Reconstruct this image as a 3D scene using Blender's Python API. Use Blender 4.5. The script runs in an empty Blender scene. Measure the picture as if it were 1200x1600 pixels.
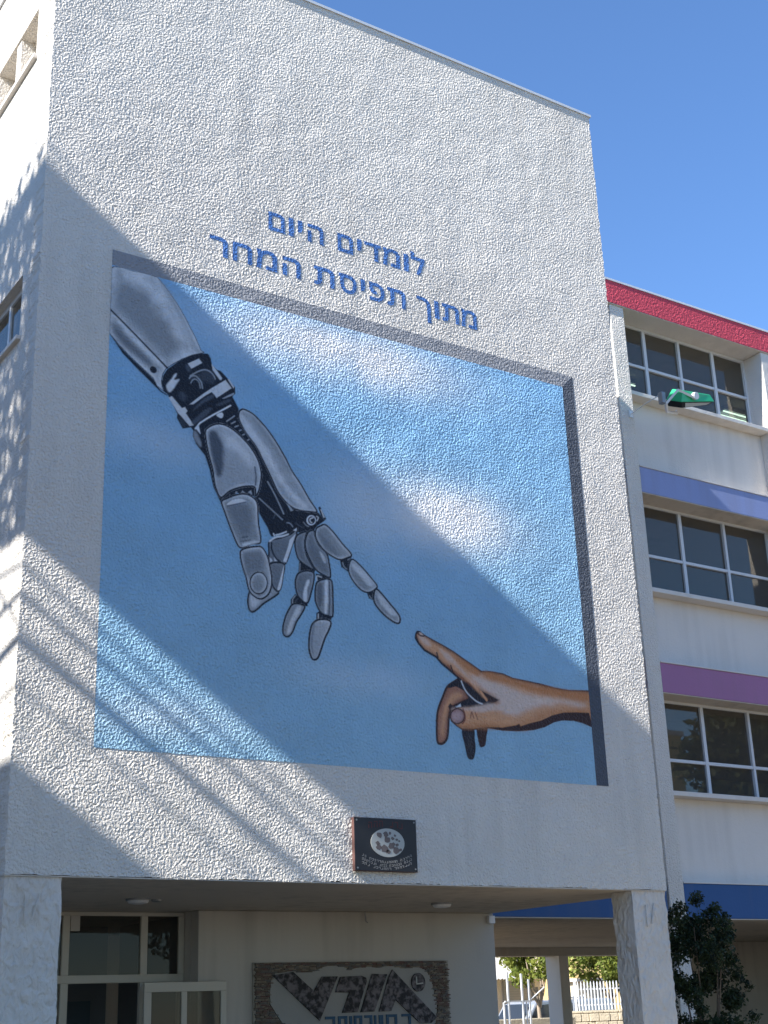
import bpy, bmesh, math, random
import numpy as np
from mathutils import Matrix, Vector

S = bpy.context.scene
C = S.collection
# ------------------------------------------------------------------ camera, sky, sun, exposure
cam_d = bpy.data.cameras.new('camera')
cam = bpy.data.objects.new('camera', cam_d); C.objects.link(cam)
cam_d.sensor_fit = 'VERTICAL'; cam_d.sensor_height = 36; cam_d.lens = 48.47
cam_d.clip_start = 0.1; cam_d.clip_end = 2000
RC = [[0.8362782903467695, 0.16107542281337253, 0.5241119434435525],
      [-0.5472576442789158, 0.3042635798351931, 0.7797004198819985],
      [-0.03387760134625851, -0.9388708016289389, 0.34259878279943967]]
M = Matrix.Identity(4)
for i in range(3):
    M[i][0] = RC[i][0]; M[i][1] = -RC[i][1]; M[i][2] = -RC[i][2]
M.translation = (0, 0, 1.6)
cam.matrix_world = M
S.camera = cam

KS = 0.10
SUN = Vector((1, KS, -0.685)).normalized()          # direction the light travels
elev = math.asin(-SUN.z)
w = bpy.data.worlds.new('World'); S.world = w; w.use_nodes = True
nt = w.node_tree; nt.nodes.clear()
out = nt.nodes.new('ShaderNodeOutputWorld'); bg = nt.nodes.new('ShaderNodeBackground')
sky = nt.nodes.new('ShaderNodeTexSky'); sky.sky_type = 'NISHITA'; sky.sun_disc = False
sky.sun_elevation = elev; sky.sun_rotation = math.atan2(-SUN.x, -SUN.y)
sky.air_density = 1.0; sky.dust_density = 0.0; sky.ozone_density = 8.0
bg.inputs['Strength'].default_value = SKY_STRENGTH = 0.135
nt.links.new(sky.outputs[0], bg.inputs[0]); nt.links.new(bg.outputs[0], out.inputs[0])
sd = bpy.data.lights.new('sun', 'SUN'); sd.energy = 5.0; sd.angle = math.radians(0.53); sd.color = (1, 0.985, 0.95)
so = bpy.data.objects.new('sun', sd); C.objects.link(so)
so.rotation_euler = (-SUN).to_track_quat('Z', 'Y').to_euler(); so.location = (-20, 10, 30)
S.view_settings.view_transform = 'Standard'; S.view_settings.look = 'None'
S.view_settings.exposure = 1.0; S.view_settings.gamma = 1.0; S.view_settings.use_curve_mapping = False
S.cycles.max_bounces = 8; S.cycles.diffuse_bounces = 4; S.cycles.transparent_max_bounces = 12

# ------------------------------------------------------------------ helpers
def relief(n, l, g, scale, amp, detail, zs, base):
    """normal of a noise relief AMP metres high, from its true slope (the same at any picture size)"""
    def vm(op, a, b=None, k=None):
        v = n.new('ShaderNodeVectorMath'); v.operation = op
        for i, q in enumerate((a, b)):
            if q is None: continue
            if isinstance(q, tuple): v.inputs[i].default_value = q
            else: l.new(q, v.inputs[i])
        if k is not None:
            if isinstance(k, float): v.inputs['Scale'].default_value = k
            else: l.new(k, v.inputs['Scale'])
        return v
    e = 0.12 / scale
    def height(off):
        p = vm('MULTIPLY', vm('ADD', g.outputs['Position'], off).outputs[0], (1, 1, zs)).outputs[0]
        t = n.new('ShaderNodeTexNoise'); t.inputs['Scale'].default_value = scale; t.inputs['Detail'].default_value = detail
        t.inputs['Roughness'].default_value = 0.45; t.inputs['Distortion'].default_value = 0.5
        l.new(p, t.inputs['Vector']); return t.outputs['Fac']
    h0 = height((0.0, 0.0, 0.0)); cb = n.new('ShaderNodeCombineXYZ')
    for i, off in enumerate(((e, 0.0, 0.0), (0.0, e, 0.0), (0.0, 0.0, e))):
        d = n.new('ShaderNodeMath'); d.operation = 'SUBTRACT'; l.new(height(off), d.inputs[0]); l.new(h0, d.inputs[1]); l.new(d.outputs[0], cb.inputs[i])
    nb = base.outputs[0] if base else g.outputs['Normal']
    gr = vm('SCALE', cb.outputs[0], k=amp / e).outputs[0]
    dt = vm('DOT_PRODUCT', gr, nb).outputs['Value']
    tang = vm('SUBTRACT', gr, vm('SCALE', nb, k=dt).outputs[0]).outputs[0]
    return vm('NORMALIZE', vm('SUBTRACT', nb, tang).outputs[0])

def mat(name, col, rough=0.85, var=0.08, vscale=1.5, bump=0.0, bscale=60.0, bdist=0.004, metal=0.0, spec=0.3, lump=0.0, detail=3.0, zs=1.0, con=False, dirt=0.0):
    m = bpy.data.materials.new(name); m.use_nodes = True
    n = m.node_tree.nodes; l = m.node_tree.links; b = n['Principled BSDF']
    b.inputs['Roughness'].default_value = rough; b.inputs['Metallic'].default_value = metal
    b.inputs['Specular IOR Level'].default_value = spec
    g = n.new('ShaderNodeNewGeometry')
    nz = n.new('ShaderNodeTexNoise'); nz.inputs['Scale'].default_value = vscale; nz.inputs['Detail'].default_value = 6
    l.new(g.outputs['Position'], nz.inputs['Vector'])
    mx = n.new('ShaderNodeMix'); mx.data_type = 'RGBA'
    if con:
        mr = n.new('ShaderNodeMapRange'); mr.inputs[1].default_value = 0.42; mr.inputs[2].default_value = 0.60; l.new(nz.outputs['Fac'], mr.inputs[0]); l.new(mr.outputs[0], mx.inputs['Factor'])
    else: l.new(nz.outputs['Fac'], mx.inputs['Factor'])
    mx.inputs[6].default_value = (*[c * (1 - var) for c in col], 1); mx.inputs[7].default_value = (*[min(1, c * (1 + var)) for c in col], 1)
    last = mx.outputs[2]
    if dirt:                                  # rain streaks and smudges
        mp2 = n.new('ShaderNodeMapping'); mp2.inputs['Scale'].default_value = (5, 5, 0.35); l.new(g.outputs['Position'], mp2.inputs['Vector'])
        ns = n.new('ShaderNodeTexNoise'); ns.inputs['Scale'].default_value = 1.0; ns.inputs['Detail'].default_value = 5; l.new(mp2.outputs[0], ns.inputs['Vector'])
        nb2 = n.new('ShaderNodeTexNoise'); nb2.inputs['Scale'].default_value = 0.55; nb2.inputs['Detail'].default_value = 4; l.new(g.outputs['Position'], nb2.inputs['Vector'])
        ml = n.new('ShaderNodeMath'); ml.operation = 'MULTIPLY'; l.new(ns.outputs['Fac'], ml.inputs[0]); l.new(nb2.outputs['Fac'], ml.inputs[1])
        mr2 = n.new('ShaderNodeMapRange'); mr2.inputs[1].default_value = 0.24; mr2.inputs[2].default_value = 0.42; mr2.inputs[3].default_value = 0; mr2.inputs[4].default_value = dirt; l.new(ml.outputs[0], mr2.inputs[0])
        md = n.new('ShaderNodeMix'); md.data_type = 'RGBA'; l.new(mr2.outputs[0], md.inputs['Factor']); l.new(last, md.inputs[6]); md.inputs[7].default_value = (0.20, 0.175, 0.145, 1); last = md.outputs[2]
    l.new(last, b.inputs['Base Color'])
    prev = None
    if lump:
        n2 = n.new('ShaderNodeTexNoise'); n2.inputs['Scale'].default_value = 2.2; n2.inputs['Detail'].default_value = 4
        l.new(g.outputs['Position'], n2.inputs['Vector'])
        b2 = n.new('ShaderNodeBump'); b2.inputs['Distance'].default_value = lump; b2.inputs['Strength'].default_value = 1
        l.new(n2.outputs['Fac'], b2.inputs['Height']); prev = b2
    if bump: prev = relief(n, l, g, bscale, bump * bdist, detail, zs, prev)
    if prev: l.new(prev.outputs[0], b.inputs['Normal'])
    m.cycles.use_bump_map_correction = False      # grazing sun on coarse relief
    return m

def painted(name, rough=0.6):
    """roughcast plaster like the wall's, its paint read from the mesh colours"""
    m = mat(name, (1, 1, 1), rough, 0, 1, **RC_BUMP)
    n = m.node_tree.nodes; l = m.node_tree.links
    a = n.new('ShaderNodeVertexColor'); a.layer_name = 'paint'
    l.new(a.outputs['Color'], n['Principled BSDF'].inputs['Base Color'])
    return m

RC_BUMP = dict(bump=1.0, bscale=39.0, bdist=0.031, lump=0.045, detail=2.0)
M_cast = mat('white_roughcast', (0.71, 0.655, 0.58), 0.75, 0.06, 0.8, dirt=0.14, **RC_BUMP)
M_paint = painted('mural_paint')
M_letter = mat('blue_letter_paint', (0.07, 0.17, 0.42), 0.6, 0.12, 6, **RC_BUMP)
M_bandtop = mat('grey_band_paint', (0.30, 0.30, 0.31), 0.65, 0.08, 3, **RC_BUMP)
M_bandside = mat('dark_grey_band_paint', (0.085, 0.095, 0.115), 0.65, 0.10, 3, **RC_BUMP)
M_white = mat('white_wall_paint', (0.70, 0.65, 0.59), 0.8, 0.05, 0.9, bump=1.0, bscale=30, bdist=0.006, lump=0.02, dirt=0.13)
M_rough = mat('rough_white_pillar', (0.66, 0.60, 0.53), 0.85, 0.12, 3.0, bump=1.0, bscale=17, bdist=0.05, lump=0.03, zs=0.55)
M_soffit = mat('soffit_paint', (0.62, 0.55, 0.46), 0.85, 0.10, 0.9, dirt=0.35, bump=0.4, bscale=20, bdist=0.004)
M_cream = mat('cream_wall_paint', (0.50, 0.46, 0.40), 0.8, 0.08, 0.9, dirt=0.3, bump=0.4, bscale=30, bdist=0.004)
M_red = mat('crimson_stucco', (0.56, 0.07, 0.10), 0.75, 0.12, 3, bump=1.0, bscale=25, bdist=0.026)
M_blue = mat('periwinkle_paint', (0.27, 0.32, 0.54), 0.7, 0.07, 1.5, dirt=0.18, bump=0.5, bscale=25, bdist=0.005)
M_purple = mat('purple_paint', (0.37, 0.17, 0.305), 0.7, 0.07, 1.5, dirt=0.18, bump=0.5, bscale=25, bdist=0.005)
M_royal = mat('royal_blue_paint', (0.035, 0.10, 0.25), 0.7, 0.07, 1.5, dirt=0.15, bump=0.5, bscale=25, bdist=0.005)
M_alu = mat('white_aluminium', (0.62, 0.63, 0.64), 0.45, 0.04, 3, spec=0.5)
M_metal = mat('white_sheet_metal', (0.75, 0.75, 0.75), 0.4, 0.03, 2, spec=0.5)
M_doorf = mat('cream_door_frame', (0.52, 0.48, 0.40), 0.5, 0.04, 3, spec=0.5)
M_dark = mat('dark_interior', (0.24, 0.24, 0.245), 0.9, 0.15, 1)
M_room = mat('room_wall', (0.45, 0.43, 0.40), 0.9, 0.1, 1)
M_green = mat('green_lamp_housing', (0.025, 0.46, 0.20), 0.35, 0.06, 8, spec=0.5)
M_black = mat('black_plaque_paint', (0.022, 0.023, 0.026), 0.5, 0.15, 10, spec=0.4)
M_rust = mat('red_brown_edge', (0.13, 0.065, 0.055), 0.7, 0.15, 20)
M_stone = mat('yellow_limestone', (0.58, 0.49, 0.35), 0.9, 0.25, 4, bump=0.8, bscale=20, bdist=0.02)
M_mortar = mat('lime_mortar', (0.38, 0.34, 0.28), 0.95, 0.1, 6)
M_bark = mat('tree_bark', (0.16, 0.12, 0.085), 0.9, 0.25, 12, bump=0.8, bscale=40, bdist=0.01)
M_palebark = mat('pale_bark', (0.38, 0.30, 0.22), 0.9, 0.2, 12, bump=0.6, bscale=40, bdist=0.01)
M_asph = mat('paving', (0.24, 0.19, 0.13), 0.9, 0.15, 0.5, bump=0.5, bscale=60, bdist=0.004)
M_steel = mat('grey_steel', (0.30, 0.30, 0.30), 0.4, 0.05, 6, metal=0.6, spec=0.5)
M_rubber = mat('black_rubber', (0.02, 0.02, 0.02), 0.8, 0.1, 8)
M_silver = mat('silver_car_paint', (0.45, 0.46, 0.47), 0.3, 0.03, 2, metal=0.4, spec=0.5)
M_ochre = mat('ochre_plaster', (0.68, 0.50, 0.22), 0.85, 0.1, 1.5, bump=0.4, bscale=30, bdist=0.005)
M_shutter = mat('grey_shutter_steel', (0.22, 0.22, 0.215), 0.5, 0.06, 2)

def leaf_mat(name, a, b, sc):
    m = mat(name, a, 0.55, 0, 1, spec=0.35)
    n = m.node_tree.nodes; l = m.node_tree.links
    mx = [x for x in n if x.type == 'MIX'][0]; nz = [x for x in n if x.type == 'TEX_NOISE'][0]
    nz.inputs['Scale'].default_value = sc; nz.inputs['Detail'].default_value = 3
    rp = n.new('ShaderNodeValToRGB'); rp.color_ramp.elements[0].position = 0.35; rp.color_ramp.elements[1].position = 0.65
    rp.color_ramp.elements[0].color = (*a, 1); rp.color_ramp.elements[1].color = (*b, 1)
    l.new(nz.outputs['Fac'], rp.inputs[0])
    bs = n['Principled BSDF']; l.new(rp.outputs[0], bs.inputs['Base Color'])
    tr = n.new('ShaderNodeBsdfTranslucent'); l.new(rp.outputs[0], tr.inputs['Color'])
    ms = n.new('ShaderNodeMixShader'); ms.inputs[0].default_value = 0.35
    o = n['Material Output']; l.new(bs.outputs[0], ms.inputs[1]); l.new(tr.outputs[0], ms.inputs[2]); l.new(ms.outputs[0], o.inputs['Surface'])
    return m
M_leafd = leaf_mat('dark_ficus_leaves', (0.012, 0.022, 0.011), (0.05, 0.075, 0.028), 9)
M_leafg = leaf_mat('street_tree_leaves', (0.10, 0.14, 0.02), (0.30, 0.32, 0.06), 2.5)
M_leaft = leaf_mat('tall_tree_leaves', (0.05, 0.065, 0.025), (0.11, 0.12, 0.045), 1.2)

def glass_mat(name, tint, ior=1.5, extra=0.0):
    m = bpy.data.materials.new(name); m.use_nodes = True
    n = m.node_tree.nodes; l = m.node_tree.links; n.clear()
    o = n.new('ShaderNodeOutputMaterial'); tr = n.new('ShaderNodeBsdfTransparent'); gl = n.new('ShaderNodeBsdfGlossy'); mx = n.new('ShaderNodeMixShader')
    fr = n.new('ShaderNodeFresnel'); fr.inputs['IOR'].default_value = ior
    tr.inputs['Color'].default_value = (*tint, 1); gl.inputs['Roughness'].default_value = 0.015; gl.inputs['Color'].default_value = (0.95, 0.90, 0.82, 1)
    nz = n.new('ShaderNodeTexNoise'); nz.inputs['Scale'].default_value = 1.3
    g = n.new('ShaderNodeNewGeometry'); l.new(g.outputs['Position'], nz.inputs['Vector'])
    bp = n.new('ShaderNodeBump'); bp.inputs['Distance'].default_value = 0.003; bp.inputs['Strength'].default_value = 0.25
    l.new(nz.outputs['Fac'], bp.inputs['Height']); l.new(bp.outputs[0], gl.inputs['Normal'])
    df = n.new('ShaderNodeBsdfDiffuse'); df.inputs['Color'].default_value = (0.42, 0.38, 0.33, 1); du = n.new('ShaderNodeMixShader'); du.inputs[0].default_value = extra
    l.new(tr.outputs[0], du.inputs[1]); l.new(df.outputs[0], du.inputs[2])      # even grey veil in place of lightness from the rooms
    inv = n.new('ShaderNodeMath'); inv.operation = 'SUBTRACT'; inv.inputs[0].default_value = 1; l.new(g.outputs['Backfacing'], inv.inputs[1])
    mu = n.new('ShaderNodeMath'); mu.operation = 'MULTIPLY'; l.new(fr.outputs[0], mu.inputs[0]); l.new(inv.outputs[0], mu.inputs[1])      # reflect at the outer face only
    l.new(mu.outputs[0], mx.inputs[0]); l.new(du.outputs[0], mx.inputs[1]); l.new(gl.outputs[0], mx.inputs[2]); l.new(mx.outputs[0], o.inputs['Surface'])
    return m
M_glass = glass_mat('tinted_window_glass', (0.6, 0.6, 0.58), 1.62, 0.10)
M_glassd = glass_mat('door_glass', (0.66, 0.66, 0.64), 1.3, 0.05)
def emit_mat(name, col, s):
    m = bpy.data.materials.new(name); m.use_nodes = True; b = m.node_tree.nodes['Principled BSDF']
    b.inputs['Base Color'].default_value = (0.8, 0.8, 0.8, 1); b.inputs['Emission Color'].default_value = (*col, 1); b.inputs['Emission Strength'].default_value = s
    return m
M_tube = emit_mat('lit_fluorescent_tube', (0.72, 1.0, 0.82), 2.2)

class MB:
    def __init__(s): s.v = []; s.f = []
    def box(s, x0, x1, y0, y1, z0, z1):
        b = len(s.v)
        s.v += [(x, y, z) for z in (z0, z1) for y in (y0, y1) for x in (x0, x1)]
        s.f += [tuple(b + i for i in q) for q in ((0, 2, 3, 1), (4, 5, 7, 6), (0, 1, 5, 4), (2, 6, 7, 3), (0, 4, 6, 2), (1, 3, 7, 5))]
        return s
    def quad(s, *p):
        b = len(s.v); s.v += list(p); s.f.append(tuple(range(b, b + len(p)))); return s
    def tube(s, path, rad, n=8, cap=True):
        path = [Vector(p) for p in path]; rad = rad if hasattr(rad, '__len__') else [rad] * len(path)
        b0 = len(s.v)
        for i, p in enumerate(path):
            d = (path[min(i + 1, len(path) - 1)] - path[max(i - 1, 0)]).normalized()
            a = d.cross(Vector((0.31, 0.17, 0.93)));
            if a.length < 1e-3: a = d.cross(Vector((1, 0, 0)))
            a.normalize(); c = d.cross(a)
            for k in range(n):
                t = 2 * math.pi * k / n; s.v.append(tuple(p + (a * math.cos(t) + c * math.sin(t)) * rad[i]))
        for i in range(len(path) - 1):
            for k in range(n):
                q = b0 + i * n; s.f.append((q + k, q + (k + 1) % n, q + n + (k + 1) % n, q + n + k))
        if cap:
            s.f.append(tuple(b0 + k for k in reversed(range(n)))); e = b0 + (len(path) - 1) * n; s.f.append(tuple(e + k for k in range(n)))
        return s
    def prism(s, poly, axis, a, b):
        """poly: 2D outline; axis 'y': (x,z) extruded in y, 'x': (y,z) in x, 'z': (x,y) in z"""
        P = {'y': lambda p, t: (p[0], t, p[1]), 'x': lambda p, t: (t, p[0], p[1]), 'z': lambda p, t: (p[0], p[1], t)}[axis]
        n = len(poly); b0 = len(s.v)
        s.v += [P(p, a) for p in poly] + [P(p, b) for p in poly]
        s.f.append(tuple(b0 + i for i in range(n))); s.f.append(tuple(b0 + n + i for i in reversed(range(n))))
        for i in range(n): s.f.append((b0 + i, b0 + n + i, b0 + n + (i + 1) % n, b0 + (i + 1) % n))
        return s
    def build(s, name, m, parent=None, bevel=0, smooth=False, kind=None, fix=True):
        me = bpy.data.meshes.new(name)
        off = Vector(parent_loc(parent))
        me.from_pydata([tuple(Vector(p) - off) for p in s.v], [], s.f); me.update()
        if fix:
            bm = bmesh.new(); bm.from_mesh(me); bmesh.ops.recalc_face_normals(bm, faces=bm.faces); bm.to_mesh(me); bm.free()
        me.materials.append(m)
        if smooth:
            for p in me.polygons: p.use_smooth = True
        return link(name, me, parent, bevel, kind)

def parent_loc(p):
    loc = Vector((0, 0, 0))
    while p is not None: loc += p.location; p = p.parent
    return loc
def link(name, me, parent=None, bevel=0, kind=None):
    o = bpy.data.objects.new(name, me); C.objects.link(o)
    if parent is not None: o.parent = parent
    if bevel:
        b = o.modifiers.new('bevel', 'BEVEL'); b.width = bevel; b.segments = 2; b.limit_method = 'ANGLE'
    if kind: o['kind'] = kind
    return o
def thing(name, label, cat, loc=(0, 0, 0), group=None):
    o = bpy.data.objects.new(name, None); o.empty_display_size = 0.2; C.objects.link(o); o.location = loc
    o['label'] = label; o['category'] = cat
    if group: o['group'] = group
    return o
def tag(o, label, cat, group=None):
    o['label'] = label; o['category'] = cat
    if group: o['group'] = group
    return o
def part_copy(o, parent, d):
    c = o.copy(); C.objects.link(c); c.parent = parent; c.location = o.location + Vector(d); return c

def holed_wall(name, m, parent, fix, axis, u0, u1, z0, z1, holes, depth, sgn):
    """a wall sheet at axis=fix with rectangular holes whose reveals run DEPTH inwards, closed by its back face"""
    us = sorted({u0, u1, *[h[0] for h in holes], *[h[1] for h in holes]}); zs = sorted({z0, z1, *[h[2] for h in holes], *[h[3] for h in holes]})
    mb = MB(); P = (lambda u, z, d: (fix + d * sgn, u, z)) if axis == 'x' else (lambda u, z, d: (u, fix + d * sgn, z))
    inh = lambda u, z: any(h[0] < u < h[1] and h[2] < z < h[3] for h in holes)
    for i in range(len(us) - 1):
        for j in range(len(zs) - 1):
            if inh((us[i] + us[i + 1]) / 2, (zs[j] + zs[j + 1]) / 2): continue
            a, b, c, d = us[i], us[i + 1], zs[j], zs[j + 1]
            mb.quad(P(a, c, 0), P(b, c, 0), P(b, d, 0), P(a, d, 0)); mb.quad(P(a, c, depth), P(a, d, depth), P(b, d, depth), P(b, c, depth))
    for a, b, c, d in holes:
        for p, q in (((a, c), (b, c)), ((b, c), (b, d)), ((b, d), (a, d)), ((a, d), (a, c))):
            mb.quad(P(*p, 0), P(*q, 0), P(*q, depth), P(*p, depth))
    for p, q in (((u0, z0), (u1, z0)), ((u1, z0), (u1, z1)), ((u1, z1), (u0, z1)), ((u0, z1), (u0, z0))):
        mb.quad(P(*p, 0), P(*q, 0), P(*q, depth), P(*p, depth))
    return mb.build(name, m, parent)

# ------------------------------------------------------------------ ground
g = MB(); g.quad((-400, -400, 0), (400, -400, 0), (400, 700, 0), (-400, 700, 0)); g.build('ground', M_asph, kind='structure')

# ------------------------------------------------------------------ the block with the mural
XL, XR, YF, ZB, ZT, YE = 3.99, 11.82, 12.0, 2.85, 13.50, 15.30
block = thing('school_block', 'white roughcast block on pillars carrying the painted hands', 'building', (XL, YF, 0))
rnd = random.Random(12); jit = lambda a: rnd.gauss(0, a)
ol = [(XL + 0.003, ZB)] + [(XL + (XR - XL) * i / 230, ZB + jit(0.0035) + 0.004 * math.sin(i * 0.21)) for i in range(1, 230)] + [(XR, ZB)] + [(XR + jit(0.0045), ZB + (ZT - ZB) * i / 310) for i in range(1, 310)] + [(XR, ZT), (XL + 0.003, ZT)] + [(XL + jit(0.004), ZT - (ZT - ZB) * i / 310) for i in range(1, 310)]
MB().prism(ol, 'y', YF, YF + 0.25).build('front_wall', M_cast, block)
holes = [(12.55, 16.6, 11.76, 12.42), (12.52, 14.4, 8.26, 8.98), (12.62, 14.4, 4.86, 5.58)]
holed_wall('side_wall', M_cast, block, XL, 'x', YF + 0.252, 20.0, ZB, ZT, holes, 0.25, 1)
MB().box(XR - 0.25, XR, YF + 0.252, 20.0, ZB, ZT).build('side_wall', M_cast, block)
MB().box(XL, XR, 20.002, 20.2, 0, ZT).build('rear_wall', M_white, block)
MB().box(XL + 0.02, XL + 0.25, YF + 0.6, 20.0, ZT + 0.045, ZT + 0.35).build('parapet', M_cast, block)
MB().box(XL + 0.255, XR - 0.255, YF + 0.255, 19.99, ZT - 0.35, ZT - 0.02).build('roof', M_white, block)
MB().box(XL + 0.255, XR - 0.255, YF + 0.255, 19.99, ZB + 0.003, ZB + 0.25).build('floor_slab', M_soffit, block)
# thin plaster skin under the slab: the soffit one looks up at
MB().box(XL + 0.004, XR - 0.004, YF + 0.004, 19.98, ZB - 0.012, ZB - 0.002).build('soffit', M_soffit, block)
cp = MB(); cp.box(XL - 0.03, XR + 0.03, YF - 0.016, YF + 0.3, ZT + 0.002, ZT + 0.04); cp.box(XL - 0.03, XL + 0.3, YF + 0.302, 20.2, ZT + 0.002, ZT + 0.04); cp.box(XR - 0.3, XR + 0.03, YF + 0.302, 20.2, ZT + 0.002, ZT + 0.04)
cp.build('roof_flashing', M_metal, block)
# niche with fins high on the side wall
MB().box(XL + 0.252, XL + 0.3, 12.4, 16.8, 11.6, 12.6).build('niche_back', M_cast, block)
for i in range(5):
    y = 13.16 + i * 0.78
    MB().box(XL + 0.02, XL + 0.25, y, y + 0.16, 11.762, 12.418).build('niche_fin', M_cast, block)
MB().box(XL - 0.05, XL + 0.25, 12.5, 16.65, 11.70, 11.758).build('niche_sill', M_white, block, bevel=0.008)
for (a, b, c, d) in holes[1:]:
    f = MB(); t = 0.06; x0, x1 = XL + 0.09, XL + 0.15
    f.box(x0, x1, a, b, c, c + t); f.box(x0, x1, a, b, d - t, d); f.box(x0, x1, a, a + t, c + t, d - t); f.box(x0, x1, b - t, b, c + t, d - t)
    f.box(x0, x1, a + 0.62, a + 0.67, c + t, d - t); f.box(x0, x1, a + 1.25, a + 1.3, c + t, d - t)
    wf = f.build('window', M_alu, block)
    for p, q in ((a + t, a + 0.62), (a + 0.67, a + 1.25), (a + 1.3, b - t)):
        MB().box(XL + 0.11, XL + 0.118, p, q, c + t, d - t).build('pane', M_glass, wf)
    MB().box(XL - 0.045, XL + 0.088, a - 0.04, b + 0.04, c - 0.05, c - 0.003).build('window_sill', M_white, block, bevel=0.006)
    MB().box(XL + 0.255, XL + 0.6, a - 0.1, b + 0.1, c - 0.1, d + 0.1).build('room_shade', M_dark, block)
# pillars: rough plaster with runs and chipped arrises
def pillar(x0, x1, y0, y1, seed):
    rnd = random.Random(seed); nx, nz = 12, 90
    ring = [(x0 + (x1 - x0) * i / nx, y0) for i in range(nx)] + [(x1, y0 + (y1 - y0) * i / 7) for i in range(7)] + [(x1 - (x1 - x0) * i / nx, y1) for i in range(nx)] + [(x0, y1 - (y1 - y0) * i / 7) for i in range(7)]
    mb = MB(); n = len(ring); cx, cy = (x0 + x1) / 2, (y0 + y1) / 2
    from mathutils import noise
    for j in range(nz + 1):
        z = (ZB - 0.013) * j / nz
        for (x, y) in ring:
            a = noise.noise((x * 7 + seed, y * 7, z * 4)) * 0.006 + noise.noise((x * 26, y * 26 + seed, z * 16)) * 0.008
            mb.v.append((x + a * (1 if x > cx else -1), y + a * (1 if y > cy else -1), z))
    for j in range(nz):
        for i in range(n): mb.f.append((j * n + i, j * n + (i + 1) % n, (j + 1) * n + (i + 1) % n, (j + 1) * n + i))
    mb.f.append(tuple(nz * n + i for i in range(n)))
    return mb.build('pillar', M_rough, block, smooth=False)
for k, (x0, x1) in enumerate(((XL + 0.012, XL + 0.53), (XR - 0.53, XR - 0.012))):
    p = pillar(x0, x1, YF + 0.02, YF + 0.36, 3 + k * 11)
    # plaster runs (a slanting cable stub and its groove) near the pillar's head
    cx = (x0 + x1) / 2
    r = MB(); r.tube([(cx + 0.06, YF + 0.008, 2.70), (cx + 0.03, YF + 0.004, 2.60), (cx, YF + 0.006, 2.47)], [0.009, 0.011, 0.008], 6)
    r.build('cable_stub', M_rough, p)
    r = MB(); r.box(cx - 0.075, cx - 0.066, YF + 0.002, YF + 0.016, 2.44, 2.68); r.build('groove_lip', M_rough, p)
# entrance: back wall, glazing, door
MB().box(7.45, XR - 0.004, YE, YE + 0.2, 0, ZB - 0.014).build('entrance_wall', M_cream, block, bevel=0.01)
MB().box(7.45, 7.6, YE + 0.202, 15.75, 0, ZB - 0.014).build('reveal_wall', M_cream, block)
YG = 15.70
fr = MB(); bar = lambda x0, x1, z0, z1: fr.box(x0, x1, YG - 0.03, YG + 0.04, z0, z1)
zt = 2.79
bar(XL + 0.3, 7.445, zt, ZB - 0.015); bar(XL + 0.3, 7.445, 2.05, 2.14)
for x in (4.75, 5.93, 6.89): bar(x, x + 0.085, 2.14, zt)
bar(7.375, 7.445, 2.14, zt); bar(7.375, 7.445, 0, 2.05)
for x in (4.75, 5.93): bar(x, x + 0.09, 0, 2.05)
bar(6.89, 6.95, 0, 2.05)
gl = fr.build('entrance_frame', M_doorf, block, bevel=0.006)
for x0, x1 in ((XL + 0.3, 4.75), (4.835, 5.93), (6.015, 6.89), (6.975, 7.375)): MB().box(x0, x1, YG, YG + 0.008, 2.14, zt).build('pane', M_glassd, gl)
for x0, x1 in ((XL + 0.3, 4.75), (4.84, 5.93)): MB().box(x0, x1, YG, YG + 0.008, 0.05, 2.05).build('pane', M_glassd, gl)
MB().box(6.02, 6.13, YG - 0.034, YG - 0.012, 2.62, 2.79).build('paper_notice', M_cream, gl)
dr = MB(); YD = 15.2
for q in ((6.74, 7.77, 1.93, 2.035), (6.74, 6.83, 0.02, 1.93), (7.70, 7.77, 0.02, 1.93), (6.83, 7.70, 0.02, 0.22), (7.20, 7.27, 0.22, 1.93), (6.83, 7.2, 0.95, 1.02), (7.27, 7.70, 0.95, 1.02)):
    dr.box(q[0], q[1], YD, YD + 0.05, q[2], q[3])
dl = dr.build('door', M_doorf, block, bevel=0.005)
dl['label'] = 'glazed door leaf standing open against the wall'
for x0, x1 in ((6.83, 7.20), (7.27, 7.70)):
    for z0, z1 in ((0.22, 0.95), (1.02, 1.93)): MB().box(x0, x1, YD + 0.02, YD + 0.028, z0, z1).build('pane', M_glassd, dl)
MB().box(6.665, 6.735, YD + 0.01, YD + 0.05, 1.28, 1.48).build('door_closer', M_steel, dl)
# dim hall behind the glazing
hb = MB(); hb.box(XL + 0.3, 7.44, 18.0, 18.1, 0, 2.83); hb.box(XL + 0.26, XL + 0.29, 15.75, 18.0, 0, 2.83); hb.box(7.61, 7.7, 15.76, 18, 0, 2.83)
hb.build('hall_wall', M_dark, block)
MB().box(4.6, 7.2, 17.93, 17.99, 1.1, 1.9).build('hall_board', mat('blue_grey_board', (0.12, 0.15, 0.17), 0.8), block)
MB().box(6.2, 6.5, 17.9, 17.925, 1.55, 2.35).build('hall_picture', mat('brown_board', (0.15, 0.09, 0.05), 0.8), block)
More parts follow.
